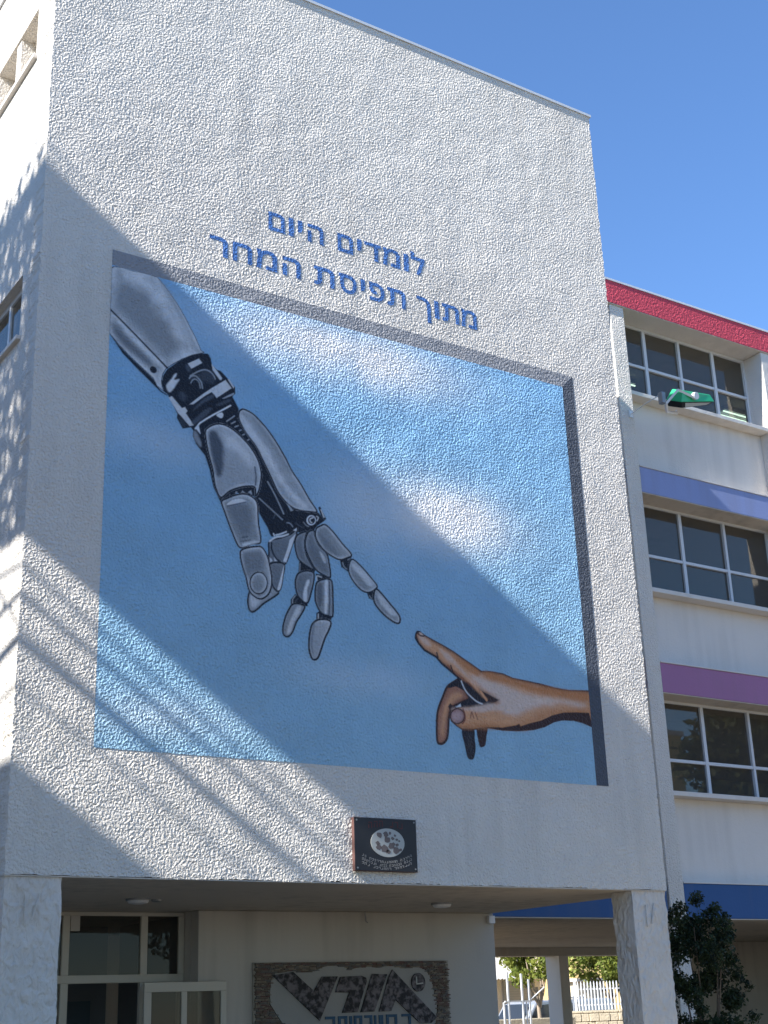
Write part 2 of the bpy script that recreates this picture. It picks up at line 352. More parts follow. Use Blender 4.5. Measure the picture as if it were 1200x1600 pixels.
# two round ceiling lights under the slab
for i, (x, y) in enumerate(((6.09, 13.95), (9.98, 13.91))):
    L = thing('ceiling_light', ('round flush ceiling light above the glazed entrance door', 'round flush ceiling light above the stone logo panel')[i], 'lamp', (x, y, ZB - 0.012), 'lights under the slab')
    m = MB(); m.tube([(x, y, ZB - 0.0125), (x, y, ZB - 0.035)], 0.13, 20); m.build('base', M_steel, L)
    m = MB(); m.tube([(x, y, ZB - 0.0352), (x, y, ZB - 0.06), (x, y, ZB - 0.07)], [0.115, 0.10, 0.05], 20); m.build('diffuser', M_metal, L, smooth=False)
sn = thing('sensor', 'small grey sensor disc beside the entrance ceiling light', 'sensor', (6.33, 14.02, ZB - 0.012))
m = MB(); m.tube([(6.33, 14.02, ZB - 0.0125), (6.33, 14.02, ZB - 0.03), (6.33, 14.02, ZB - 0.04)], [0.06, 0.055, 0.03], 12); m.build('disc', M_steel, sn)

# ------------------------------------------------------------------ the mural
ROBOT=[('s',[(4.751,9.014),(4.778,9.04),(4.864,9.055),(4.994,9.046),(5.117,9.058),(5.205,9.06),(5.271,9.051),(5.355,8.971),(5.431,8.884),(5.515,8.784),(5.599,8.661),(5.669,8.541),(5.715,8.469),(5.769,8.361),(5.792,8.313),(5.83,8.3),(5.696,8.237),(5.578,8.163),(5.484,8.088),(5.405,8.017),(5.25,8.142),(5.067,8.289),(4.884,8.435),(4.754,8.532)],'fore','rim',0.1,0,1,0.008),('g',[(4.902,8.989),(5.118,9.02),(5.289,8.93),(5.418,8.773),(5.548,8.579),(5.648,8.414),(5.576,8.282),(5.462,8.442),(5.31,8.668),(5.123,8.845),(4.94,8.909)],'rim',None,0.1,1,0.75,None),('g',[(5.302,9.011),(5.393,8.92),(5.569,8.66),(5.724,8.357),(5.777,8.302),(5.732,8.299),(5.608,8.556),(5.455,8.783)],'core',None,0.05,1,0.8,None),('g',[(4.787,8.79),(4.981,8.768),(5.205,8.489),(5.394,8.2),(5.285,8.188),(5.028,8.405),(4.809,8.571)],'core',None,0.1,1,0.55,None),('s',[(4.754,8.527),(4.885,8.428),(5.067,8.282),(5.25,8.135),(5.398,8.015),(5.356,7.932),(5.344,7.855),(5.352,7.791),(5.375,7.745),(5.404,7.723),(5.295,7.785),(5.25,7.863),(5.112,7.961),(4.967,8.065),(4.852,8.161),(4.75,8.26)],'core','rim',0.06,0,1,0.008),('g',[(4.832,8.458),(4.957,8.372),(5.133,8.229),(5.299,8.102),(5.339,8.063),(5.271,8.056),(5.106,8.173),(4.96,8.284)],'rim',None,0.05,1,0.8,None),('g',[(4.769,8.382),(4.913,8.272),(5.078,8.146),(5.214,8.042),(5.177,8.014),(4.994,8.106),(4.85,8.207)],'dark',None,0.05,1,0.6,None),('f',[(4.75,8.26),(4.852,8.154),(4.967,8.058),(5.112,7.954),(5.25,7.855),(5.302,7.78),(5.346,7.739),(5.412,7.71),(5.419,7.697),(5.339,7.723),(5.223,7.812),(5.048,7.946),(4.904,8.064)],'k',None,0,0,1.0,None),('l',[(4.754,8.532),(5.074,8.283),(5.405,8.017)],'k',None,0.02,0,1.0,None),('d',[(5.25,7.958),(5.288,7.967)],'k',None,0,1,1.0,None),('f',[(5.344,7.826),(5.362,7.92),(5.405,8.002),(5.542,8.132),(5.679,8.232),(5.798,8.284),(5.875,8.296),(5.906,8.25),(5.922,8.178),(5.983,8.132),(6.029,8.128),(6.098,8.069),(6.198,7.978),(6.202,7.904),(6.168,7.858),(6.245,7.733),(6.245,7.651),(6.337,7.536),(6.453,7.36),(6.568,7.198),(6.684,7.029),(6.876,6.778),(7.057,6.707),(7.209,6.718),(7.28,6.649),(7.287,6.636),(7.19,6.561),(7.149,6.503),(7.053,6.459),(6.95,6.449),(6.927,6.417),(6.833,6.409),(6.701,6.373),(6.632,6.348),(6.61,6.38),(6.587,6.44),(6.489,6.581),(6.451,6.667),(6.429,6.764),(6.225,6.77),(6.048,6.604),(5.995,6.701),(5.95,6.785),(5.904,6.975),(5.851,7.116),(5.747,7.224),(5.71,7.303),(5.712,7.369),(5.686,7.399),(5.592,7.365),(5.525,7.474),(5.531,7.518),(5.419,7.712),(5.375,7.745)],'k',None,0,0,1.0,None),('g',[(5.673,7.944),(5.8,8.074),(5.9,8.098),(5.951,8.019),(5.932,7.965),(5.842,7.954),(5.802,7.905),(5.782,7.95),(5.722,7.976)],'dark',None,0.03,1,0.55,None),('f',[(5.64,8.124),(5.768,8.213),(5.807,8.171),(5.681,8.073)],'light',None,0,0,1.0,None),('g',[(5.616,8.09),(5.641,8.111),(5.671,8.053),(5.642,8.026)],'dark',None,0.015,1,0.9,None),('g',[(5.402,7.813),(5.43,7.863),(5.487,7.955),(5.513,7.976),(5.508,7.945),(5.488,7.901),(5.546,7.919),(5.527,7.871),(5.452,7.756),(5.418,7.763)],'rim',None,0.012,1,1,None),('g',[(5.539,7.756),(5.587,7.786),(5.637,7.739),(5.589,7.689)],'dark',None,0.03,1,0.7,None),('l',[(5.661,7.956),(5.682,7.986),(5.731,8.0),(5.772,7.972),(5.802,7.935),(5.813,7.877)],'mid',None,0.016,1,0.9,None),('l',[(5.678,7.906),(5.698,7.945),(5.732,7.963),(5.772,7.938),(5.788,7.872)],'mid',None,0.013,1,0.8,None),('l',[(5.672,7.989),(5.76,8.059),(5.83,8.096),(5.89,8.095),(5.941,8.057),(5.961,8.017)],'mid',None,0.016,1,0.8,None),('f',[(5.917,8.187),(5.976,8.126),(6.042,8.051),(6.037,8.024),(6.014,8.022),(5.932,8.115)],'light',None,0,0,1.0,None),('f',[(5.668,7.658),(5.804,7.796),(5.922,7.903),(6.083,8.035),(6.157,7.956),(5.981,7.802),(5.923,7.858),(5.843,7.795),(5.712,7.669)],'light',None,0,0,1.0,None),('f',[(6.111,8.049),(6.126,8.054),(6.187,7.981),(6.181,7.954)],'light',None,0,0,1.0,None),('f',[(6.044,7.809),(6.125,7.869),(6.188,7.91),(6.181,7.881),(6.074,7.815)],'mid',None,0,0,1.0,None),('f',[(5.429,7.682),(5.464,7.706),(5.581,7.595),(5.615,7.615),(5.645,7.577),(5.626,7.546),(5.72,7.431),(5.672,7.411),(5.593,7.486),(5.538,7.532)],'light',None,0,0,1.0,None),('g',[(5.54,7.474),(5.583,7.484),(5.633,7.417),(5.599,7.376)],'dark2',None,0.01,1,0.9,None),('g',[(5.712,7.614),(5.805,7.727),(5.893,7.806),(5.948,7.829),(5.933,7.794),(5.805,7.688),(5.727,7.604)],'dark',None,0.014,1,0.95,None),('g',[(5.705,7.476),(5.806,7.595),(5.895,7.67),(5.934,7.672),(5.885,7.598),(5.768,7.475),(5.72,7.44)],'dark',None,0.014,1,0.95,None),('g',[(5.974,7.725),(6.064,7.785),(6.135,7.819),(6.14,7.797),(6.014,7.715)],'dark',None,0.012,1,0.8,None),('l',[(5.738,7.396),(5.788,7.469),(5.856,7.528),(5.945,7.599),(6.025,7.658),(6.145,7.749)],'rim',None,0.018,0,1,None),('f',[(5.736,7.404),(5.778,7.435),(5.788,7.392),(5.799,7.343)],'rim',None,0,0,1.0,None),('f',[(5.98,7.606),(6.04,7.646),(6.06,7.624),(6.045,7.583),(6.005,7.584)],'rim',None,0,1,1.0,None),('l',[(6.101,7.557),(6.146,7.596),(6.192,7.639)],'mid',None,0.014,0,0.9,None),('l',[(6.156,7.541),(6.203,7.575)],'mid',None,0.014,0,0.9,None),('l',[(6.198,7.512),(6.238,7.536)],'mid',None,0.014,0,0.9,None),('l',[(6.252,7.48),(6.272,7.492)],'mid',None,0.014,0,0.9,None),('l',[(6.291,7.439),(6.311,7.451)],'mid',None,0.014,0,0.9,None),('l',[(6.351,7.392),(6.367,7.403)],'mid',None,0.014,0,0.9,None),('g',[(5.717,7.312),(5.734,7.373),(5.798,7.285),(5.806,7.207),(5.769,7.229),(5.732,7.272)],'mid',None,0.015,1,0.7,None),('s',[(5.852,7.383),(5.877,7.432),(5.944,7.483),(6.018,7.51),(6.101,7.505),(6.192,7.469),(6.292,7.401),(6.391,7.31),(6.468,7.2),(6.506,7.09),(6.512,6.982),(6.482,6.838),(6.444,6.774),(6.436,6.87),(6.345,6.864),(6.24,6.827),(6.135,6.768),(6.04,6.684),(5.98,6.776),(5.957,6.878),(5.941,6.982),(5.895,7.139),(5.864,7.277)],'mid','rim',0.03,1,1,0.017),('g',[(5.897,7.371),(5.944,7.413),(6.012,7.365),(6.058,7.273),(6.066,7.129),(6.045,6.945),(5.986,6.934),(5.948,7.077),(5.905,7.242)],'dark',None,0.03,1,0.95,None),('g',[(6.057,7.404),(6.177,7.399),(6.299,7.321),(6.376,7.219),(6.398,7.092),(6.224,7.204),(6.103,7.282)],'rim',None,0.06,1,0.7,None),('l',[(6.437,7.099),(6.452,6.992),(6.444,6.897)],'dark',None,0.02,0,0.8,None),('f',[(6.134,6.729),(6.139,6.739),(6.15,6.737)],'mid',None,0,0,1.0,None),('f',[(6.199,6.76),(6.214,6.783),(6.229,6.782),(6.225,6.767)],'mid',None,0,0,1.0,None),('f',[(6.277,6.78),(6.285,6.806),(6.323,6.788)],'mid',None,0,0,1.0,None),('f',[(6.353,6.799),(6.391,6.828),(6.406,6.778)],'mid',None,0,0,1.0,None),('s',[(6.047,6.639),(6.106,6.685),(6.195,6.736),(6.285,6.767),(6.36,6.77),(6.436,6.736),(6.47,6.671),(6.474,6.564),(6.481,6.458),(6.503,6.271),(6.405,6.234),(6.264,6.17),(6.174,6.316),(6.077,6.546)],'core','rim',0.035,1,1,0.017),('g',[(6.129,6.597),(6.263,6.649),(6.345,6.649),(6.39,6.557),(6.383,6.371),(6.286,6.313),(6.226,6.381),(6.151,6.509)],'core2',None,0.04,1,0.8,None),('f',[(6.106,6.614),(6.166,6.674),(6.255,6.708),(6.323,6.702),(6.33,6.689),(6.225,6.649)],'rim',None,0,1,1.0,None),('l',[(6.114,6.601),(6.225,6.646),(6.33,6.685)],'dark',None,0.012,1,0.8,None),('l',[(6.286,6.285),(6.353,6.307)],'dark',None,0.015,1,0.8,None),('l',[(6.267,6.24),(6.383,6.273)],'dark',None,0.014,1,0.6,None),('g',[(6.286,6.215),(6.39,6.253),(6.48,6.274),(6.48,6.264),(6.345,6.207)],'rim',None,0.015,1,0.8,None),('s',[(6.375,5.718),(6.353,5.626),(6.36,5.546),(6.382,5.508),(6.419,5.506),(6.471,5.546),(6.538,5.61),(6.688,5.719),(6.708,5.763),(6.644,5.81),(6.561,5.826),(6.449,5.81)],'mid','core',0.03,1,1,0.017),('g',[(6.387,5.667),(6.43,5.661),(6.498,5.653),(6.461,5.591),(6.412,5.557),(6.387,5.593)],'rim',None,0.025,1,0.6,None),('s',[(6.609,6.295),(6.755,6.36),(6.872,6.422),(6.935,6.49),(6.934,6.418),(6.886,6.31),(6.799,6.08),(6.714,6.085),(6.611,6.056),(6.601,6.18)],'core2','core',0.02,1,1,0.017),('f',[(6.852,6.354),(6.927,6.431),(6.886,6.31),(6.806,6.092),(6.768,6.1),(6.824,6.25)],'rim',None,0,0,1.0,None),('f',[(6.61,6.12),(6.629,6.105),(6.641,6.083),(6.613,6.065)],'rim',None,0,0,1.0,None),('f',[(6.661,6.127),(6.695,6.091),(6.667,6.087)],'rim',None,0,0,1.0,None),('l',[(6.633,6.282),(6.63,6.222),(6.651,6.167),(6.689,6.114),(6.734,6.091)],'k',None,0.02,0,1.0,None),('l',[(6.609,6.295),(6.678,6.348),(6.763,6.376),(6.833,6.409)],'rim',None,0.018,1,1.0,None),('s',[(6.615,6.042),(6.689,6.074),(6.783,6.064),(6.764,5.931),(6.742,5.813),(6.704,5.762),(6.644,5.81),(6.63,5.933)],'core2','core',0.02,1,1,0.017),('f',[(6.768,6.026),(6.781,6.051),(6.767,5.95),(6.74,5.813),(6.715,5.774),(6.699,5.79),(6.732,5.898)],'rim',None,0,1,1.0,None),('s',[(6.276,6.144),(6.35,6.184),(6.45,6.213),(6.518,6.214),(6.582,6.128),(6.613,6.009),(6.634,5.884),(6.621,5.779),(6.583,5.705),(6.508,5.653),(6.434,5.667),(6.367,5.727),(6.331,5.859),(6.286,5.986),(6.264,6.09)],'core','rim',0.035,1,1,0.017),('g',[(6.307,6.097),(6.4,6.14),(6.5,6.155),(6.537,6.062),(6.499,5.958),(6.4,5.943),(6.338,5.888)],'core2',None,0.04,1,0.7,None),('e',[(6.479,5.821),(6.58,5.835),(6.479,5.704)],'core','rim',0.03,1,1,0.014),('s',[(6.934,6.404),(6.99,6.449),(7.061,6.475),(7.052,6.437),(7.031,6.333),(7.056,6.207),(7.11,6.115),(7.148,6.057),(7.062,6.087),(6.962,6.143),(6.924,6.23),(6.914,6.328)],'core2','mid',0.025,1,1,0.017),('s',[(7.077,6.47),(7.149,6.503),(7.163,6.44),(7.209,6.346),(7.303,6.267),(7.333,6.163),(7.345,6.007),(7.266,6.017),(7.172,6.06),(7.103,6.15),(7.05,6.264),(7.039,6.356)],'core2','mid',0.03,1,1,0.017),('g',[(7.216,6.275),(7.255,6.252),(7.285,6.185),(7.277,6.162),(7.238,6.221)],'rim',None,0.015,1,0.8,None),('f',[(6.961,6.129),(6.952,6.007),(7.147,6.021),(7.156,6.058),(7.016,6.109)],'k',None,0,0,1.0,None),('l',[(6.973,6.102),(6.968,6.016)],'mid',None,0.012,0,0.7,None),('s',[(6.944,5.985),(6.999,6.021),(7.077,6.039),(7.14,6.02),(7.138,5.935),(7.104,5.803),(7.055,5.681),(6.971,5.715),(6.926,5.779),(6.911,5.875),(6.92,5.932)],'core2','mid',0.025,1,1,0.017),('g',[(7.075,5.94),(7.083,5.927),(7.058,5.832),(7.048,5.704),(7.009,5.699),(7.011,5.797),(7.044,5.907)],'rim',None,0.012,1,0.95,None),('f',[(6.91,5.763),(6.855,5.693),(6.855,5.637),(7.016,5.638),(7.063,5.651),(7.055,5.677),(6.956,5.727)],'k',None,0,0,1.0,None),('l',[(6.878,5.647),(6.878,5.696),(6.91,5.742)],'mid',None,0.014,1,0.8,None),('l',[(6.916,5.666),(6.917,5.694),(6.94,5.711)],'dark',None,0.014,1,0.8,None),('s',[(6.87,5.639),(6.924,5.66),(6.991,5.655),(7.024,5.632),(6.968,5.531),(6.921,5.46),(6.882,5.366),(6.843,5.307),(6.801,5.288),(6.764,5.311),(6.759,5.385),(6.792,5.505),(6.831,5.582)],'core','mid',0.02,1,1,0.017),('g',[(6.926,5.624),(6.977,5.636),(6.95,5.546),(6.879,5.434),(6.846,5.339),(6.808,5.328),(6.848,5.464)],'rim',None,0.014,1,0.7,None),('f',[(7.163,6.024),(7.17,5.946),(7.345,5.985),(7.345,6.007)],'k',None,0,0,1.0,None),('l',[(7.177,5.947),(7.178,5.997),(7.234,5.991)],'rim',None,0.014,1,0.8,None),('s',[(7.185,5.934),(7.265,5.974),(7.344,5.978),(7.367,5.931),(7.371,5.747),(7.367,5.599),(7.35,5.569),(7.311,5.574),(7.233,5.589),(7.187,5.639),(7.153,5.718),(7.151,5.795),(7.16,5.881)],'core','mid',0.02,1,1,0.017),('g',[(7.272,5.939),(7.312,5.952),(7.307,5.732),(7.296,5.604),(7.257,5.613),(7.268,5.762)],'rim',None,0.012,1,0.95,None),('g',[(7.176,5.891),(7.232,5.92),(7.245,5.794),(7.211,5.649),(7.173,5.749)],'dark',None,0.02,1,0.7,None),('l',[(7.328,5.954),(7.331,5.735),(7.319,5.593)],'dark',None,0.015,0,0.9,None),('f',[(7.202,5.613),(7.162,5.587),(7.161,5.52),(7.342,5.532),(7.358,5.577),(7.248,5.584)],'k',None,0,0,1.0,None),('l',[(7.185,5.534),(7.186,5.576)],'rim',None,0.013,0,0.8,None),('l',[(7.232,5.54),(7.232,5.568)],'dark',None,0.014,0,0.9,None),('s',[(7.113,5.463),(7.169,5.511),(7.247,5.531),(7.31,5.529),(7.341,5.497),(7.307,5.41),(7.262,5.325),(7.215,5.206),(7.174,5.109),(7.129,5.08),(7.091,5.105),(7.066,5.196),(7.072,5.32),(7.089,5.404)],'mid','rim',0.022,1,1,0.02),('g',[(7.105,5.427),(7.145,5.487),(7.11,5.29),(7.115,5.14),(7.086,5.219)],'core2',None,0.014,1,0.7,None),('s',[(7.181,6.53),(7.23,6.568),(7.295,6.593),(7.39,6.528),(7.508,6.408),(7.62,6.301),(7.545,6.245),(7.463,6.222),(7.367,6.247),(7.272,6.298),(7.202,6.374),(7.167,6.448)],'core','rim',0.03,1,1,0.017),('g',[(7.204,6.491),(7.267,6.457),(7.386,6.352),(7.464,6.27),(7.4,6.274),(7.289,6.33)],'core2',None,0.03,1,0.7,None),('f',[(7.468,6.219),(7.485,6.142),(7.573,6.097),(7.583,6.164),(7.619,6.278),(7.603,6.286)],'k',None,0,0,1.0,None),('l',[(7.503,6.195),(7.518,6.154),(7.549,6.13)],'mid',None,0.014,1,0.8,None),('l',[(7.569,6.234),(7.594,6.253)],'mid',None,0.012,0,0.7,None),('s',[(7.584,6.186),(7.632,6.251),(7.747,6.181),(7.875,6.063),(7.937,5.996),(7.918,5.952),(7.828,5.902),(7.73,5.917),(7.635,6.0),(7.581,6.091)],'core','rim',0.03,1,1,0.017),('g',[(7.633,6.208),(7.746,6.144),(7.881,6.003),(7.831,5.982),(7.719,6.075),(7.631,6.149)],'rim',None,0.02,1,0.7,None),('f',[(7.803,5.891),(7.826,5.836),(7.883,5.822),(7.894,5.903),(7.929,5.954)],'k',None,0,0,1.0,None),('l',[(7.835,5.866),(7.859,5.841)],'mid',None,0.012,0,0.8,None),('s',[(7.894,5.903),(7.938,5.955),(8.08,5.829),(8.195,5.718),(8.226,5.657),(8.204,5.603),(8.124,5.615),(7.994,5.692),(7.898,5.795)],'core','rim',0.025,1,1,0.02),('g',[(7.928,5.922),(8.065,5.803),(8.169,5.7),(8.102,5.692),(7.981,5.792)],'rim',None,0.018,1,0.7,None),('s',[(6.245,7.688),(6.276,7.732),(6.314,7.741),(6.415,7.71),(6.516,7.634),(6.601,7.554),(6.702,7.433),(6.811,7.275),(6.889,7.141),(6.998,7.006),(7.099,6.854),(7.193,6.73),(7.121,6.711),(6.994,6.703),(6.884,6.721),(6.79,6.785),(6.706,6.879),(6.629,7.026),(6.537,7.192),(6.453,7.338),(6.33,7.475),(6.253,7.6)],'mid','rim',0.03,1,1,0.017),('g',[(6.283,7.659),(6.391,7.57),(6.546,7.379),(6.685,7.184),(6.839,6.955),(7.058,6.773),(6.979,6.759),(6.8,6.911),(6.645,7.102),(6.491,7.33),(6.337,7.507)],'rim',None,0.04,1,0.8,None),('g',[(6.376,7.709),(6.531,7.585),(6.764,7.311),(6.881,7.125),(6.826,7.137),(6.686,7.332),(6.492,7.539)],'core',None,0.03,1,0.8,None),('e',[(7.119,6.615),(7.179,6.625),(7.118,6.557)],'rim',None,0,1,1.0,None),('e',[(7.123,6.616),(7.167,6.623),(7.122,6.572)],'k',None,0,1,1.0,None),('l',[(7.143,6.648),(7.107,6.628),(7.107,6.598),(7.126,6.587)],'rim',None,0.013,1,1.0,None),('l',[(7.188,6.671),(7.208,6.659),(7.191,6.62)],'rim',None,0.013,1,0.9,None),('f',[(7.21,6.777),(7.234,6.793),(7.308,6.662),(7.288,6.64),(7.24,6.687)],'k',None,0,0,1.0,None),('f',[(7.234,6.763),(7.25,6.759),(7.291,6.675),(7.274,6.667)],'light',None,0,0,1.0,None),('l',[(6.59,6.96),(6.651,6.869),(6.705,6.777),(6.781,6.631)],'mid',None,0.016,0,0.9,None),('l',[(6.489,6.753),(6.581,6.69),(6.68,6.621),(6.765,6.563)],'mid',None,0.015,0,0.8,None),('l',[(6.68,6.613),(6.657,6.559)],'dark',None,0.014,0,0.9,None),('f',[(6.814,6.76),(6.845,6.743),(6.899,6.687),(6.867,6.674)],'mid',None,0,0,1.0,None),('l',[(6.819,6.536),(6.858,6.535),(6.889,6.504)],'mid',None,0.013,1,0.8,None),('l',[(6.928,6.554),(6.975,6.526),(7.022,6.512)],'dark',None,0.014,1,0.9,None),('l',[(7.023,6.577),(7.054,6.546),(7.086,6.537)],'mid',None,0.013,1,0.7,None),('l',[(6.686,6.378),(6.74,6.397),(6.81,6.434)],'rim',None,0.016,1,1.0,None),('l',[(6.656,6.387),(6.667,6.368)],'rim',None,0.016,0,1.0,None),('f',[(6.939,6.498),(6.935,6.461),(6.892,6.461)],'rim',None,0,0,1.0,None)]
HAND=[('f',[(8.986,4.499),(9.013,4.325),(9.04,4.202),(9.081,4.177),(9.126,4.194),(9.159,4.301),(9.154,4.406),(9.144,4.518)],'ink',None,0,1,1.0,None),('g',[(9.055,4.434),(9.108,4.438),(9.113,4.263),(9.074,4.204)],'ink2',None,0.03,1,0.8,None),('f',[(9.193,4.529),(9.204,4.375),(9.223,4.327),(9.249,4.324),(9.295,4.353),(9.32,4.454),(9.333,4.548)],'ink3',None,0,1,1.0,None),('s',[(9.01,5.065),(8.902,5.018),(8.811,4.952),(8.744,4.831),(8.685,4.713),(8.658,4.613),(8.646,4.472),(8.647,4.347),(8.679,4.319),(8.731,4.333),(8.777,4.385),(8.799,4.47),(8.816,4.605),(8.838,4.684),(8.885,4.745),(8.974,4.788),(9.029,4.815),(9.11,4.851),(9.055,4.946)],'skinr','skinlow',0.03,1,1,0.022),('g',[(8.697,4.476),(8.732,4.633),(8.792,4.779),(8.876,4.879),(8.965,4.909),(9.015,4.871),(8.906,4.804),(8.815,4.724),(8.772,4.587),(8.736,4.409)],'skin',None,0.03,1,0.9,None),('f',[(8.829,4.961),(8.902,5.018),(9.01,5.065),(9.072,4.933),(9.02,4.943),(8.934,4.971),(8.854,4.949)],'ink',None,0.02,1,1.0,None),('f',[(8.983,4.789),(9.111,4.865),(9.04,4.988),(9.285,4.816),(9.532,4.882),(9.309,4.789),(8.989,4.74)],'ink',None,0,0,1.0,None),('f',[(8.844,4.777),(8.885,4.752),(8.974,4.788),(8.885,4.745),(8.838,4.684),(8.815,4.739)],'ink3',None,0,0,1.0,None),('s',[(8.424,5.5),(8.446,5.535),(8.483,5.539),(8.542,5.508),(8.673,5.46),(8.792,5.419),(8.922,5.368),(9.041,5.308),(9.19,5.236),(9.302,5.181),(9.429,5.191),(9.606,5.183),(9.746,5.145),(9.931,5.134),(10.156,5.118),(10.354,5.092),(10.561,5.082),(10.854,5.105),(10.934,5.109),(10.914,4.674),(10.866,4.685),(10.732,4.719),(10.607,4.734),(10.428,4.724),(10.305,4.692),(10.162,4.625),(10.0,4.579),(9.774,4.547),(9.554,4.536),(9.327,4.547),(9.148,4.512),(8.99,4.499),(8.915,4.535),(8.849,4.579),(8.827,4.641),(8.838,4.684),(8.884,4.731),(8.989,4.75),(9.166,4.773),(9.346,4.807),(9.523,4.874),(9.277,4.955),(9.395,4.862),(9.275,4.812),(9.164,4.863),(9.079,4.945),(9.001,5.056),(8.884,5.138),(8.758,5.216),(8.684,5.284),(8.533,5.343),(8.46,5.41)],'skin','skinlow',0.035,0,1,0.012),('g',[(8.473,5.498),(8.582,5.46),(8.63,5.393),(8.544,5.398),(8.479,5.448)],'skinlight',None,0.03,1,0.7,None),('g',[(8.741,5.377),(8.894,5.306),(9.001,5.201),(9.144,5.085),(9.227,5.006),(9.141,5.049),(8.973,5.177),(8.805,5.282)],'skinlight',None,0.03,1,0.7,None),('g',[(9.146,5.114),(9.413,5.097),(9.727,5.032),(10.095,4.97),(10.476,4.968),(10.785,4.935),(10.762,4.903),(10.47,4.907),(10.18,4.874),(9.986,4.812),(9.701,4.715),(9.525,4.794),(9.513,4.873),(9.314,4.971)],'skinlight',None,0.06,1,0.95,None),('g',[(9.356,5.18),(9.735,5.129),(10.295,5.079),(10.842,5.085),(10.85,4.987),(10.479,4.991),(10.005,5.022),(9.639,5.075),(9.386,5.095)],'skinor',None,0.04,1,0.9,None),('g',[(8.895,5.321),(9.067,5.267),(9.266,5.17),(9.235,5.123),(9.038,5.22)],'skinor',None,0.025,1,0.8,None),('g',[(8.977,4.554),(9.331,4.597),(9.784,4.62),(10.171,4.777),(10.661,4.879),(10.878,4.875),(10.869,4.798),(10.36,4.77),(9.966,4.591),(9.506,4.547),(9.061,4.519)],'skinor',None,0.04,1,0.6,None),('f',[(9.328,4.554),(9.552,4.565),(9.756,4.61),(9.794,4.628),(9.81,4.6),(9.896,4.629),(9.953,4.648),(10.116,4.691),(10.283,4.764),(10.46,4.813),(10.666,4.834),(10.854,4.843),(10.895,4.68),(10.866,4.685),(10.732,4.719),(10.607,4.734),(10.428,4.724),(10.305,4.692),(10.162,4.625),(10.0,4.579),(9.774,4.547),(9.554,4.536)],'ink3',None,0,0,1.0,None),('g',[(9.001,5.056),(9.096,5.037),(9.223,4.948),(9.298,4.882),(9.386,4.854),(9.275,4.812),(9.164,4.863),(9.079,4.945)],'ink',None,0.02,1,1,None),('g',[(8.844,5.199),(8.979,5.127),(9.114,5.039),(9.197,4.96),(9.121,5.01),(8.993,5.07),(8.866,5.144)],'skinred',None,0.02,1,0.8,None),('f',[(9.269,4.963),(9.391,4.92),(9.523,4.874),(9.439,4.844),(9.331,4.842),(9.387,4.869)],'ink3',None,0,0,1.0,None),('l',[(9.276,4.946),(9.317,4.899),(9.35,4.858)],'skin',None,0.03,1,1.0,None),('l',[(9.005,5.057),(9.063,4.94),(9.155,4.862),(9.223,4.825),(9.284,4.809)],'light',None,0.017,1,1.0,None),('l',[(8.424,5.456),(8.459,5.406),(8.533,5.339),(8.684,5.28),(8.758,5.212),(8.883,5.135),(9.001,5.056)],'ink',None,0.026,0,1.0,None),('l',[(8.418,5.463),(8.426,5.507),(8.449,5.539),(8.483,5.539)],'ink',None,0.02,1,1.0,None),('l',[(8.695,5.328),(8.71,5.279)],'ink3',None,0.018,0,1.0,None),('l',[(8.879,5.203),(8.901,5.133)],'ink3',None,0.018,0,1.0,None),('l',[(8.448,5.524),(8.481,5.499),(8.533,5.498)],'ink3',None,0.014,1,1.0,None),('f',[(8.466,5.534),(8.5,5.531),(8.533,5.505),(8.49,5.508)],'skinlight',None,0,0,1.0,None),('g',[(8.866,4.715),(9.166,4.77),(9.437,4.823),(9.616,4.795),(9.34,4.727),(8.987,4.711)],'skinlight',None,0.03,1,0.8,None),('e',[(8.935,4.643),(9.031,4.651),(8.929,4.559)],'nail','nail2',0.03,1,1,0.012),('l',[(9.014,4.728),(9.037,4.673),(9.032,4.608),(8.994,4.563)],'skinred',None,0.016,1,1.0,None),('l',[(9.135,4.71),(9.157,4.64)],'skinred',None,0.013,0,0.8,None),('l',[(9.179,4.706),(9.209,4.63)],'skinred',None,0.013,0,0.8,None),('l',[(9.126,4.695),(9.113,4.644)],'skinred',None,0.013,0,0.8,None),('f',[(8.965,4.773),(8.983,4.786),(8.994,4.751),(8.919,4.737)],'light',None,0,0,1.0,None)]
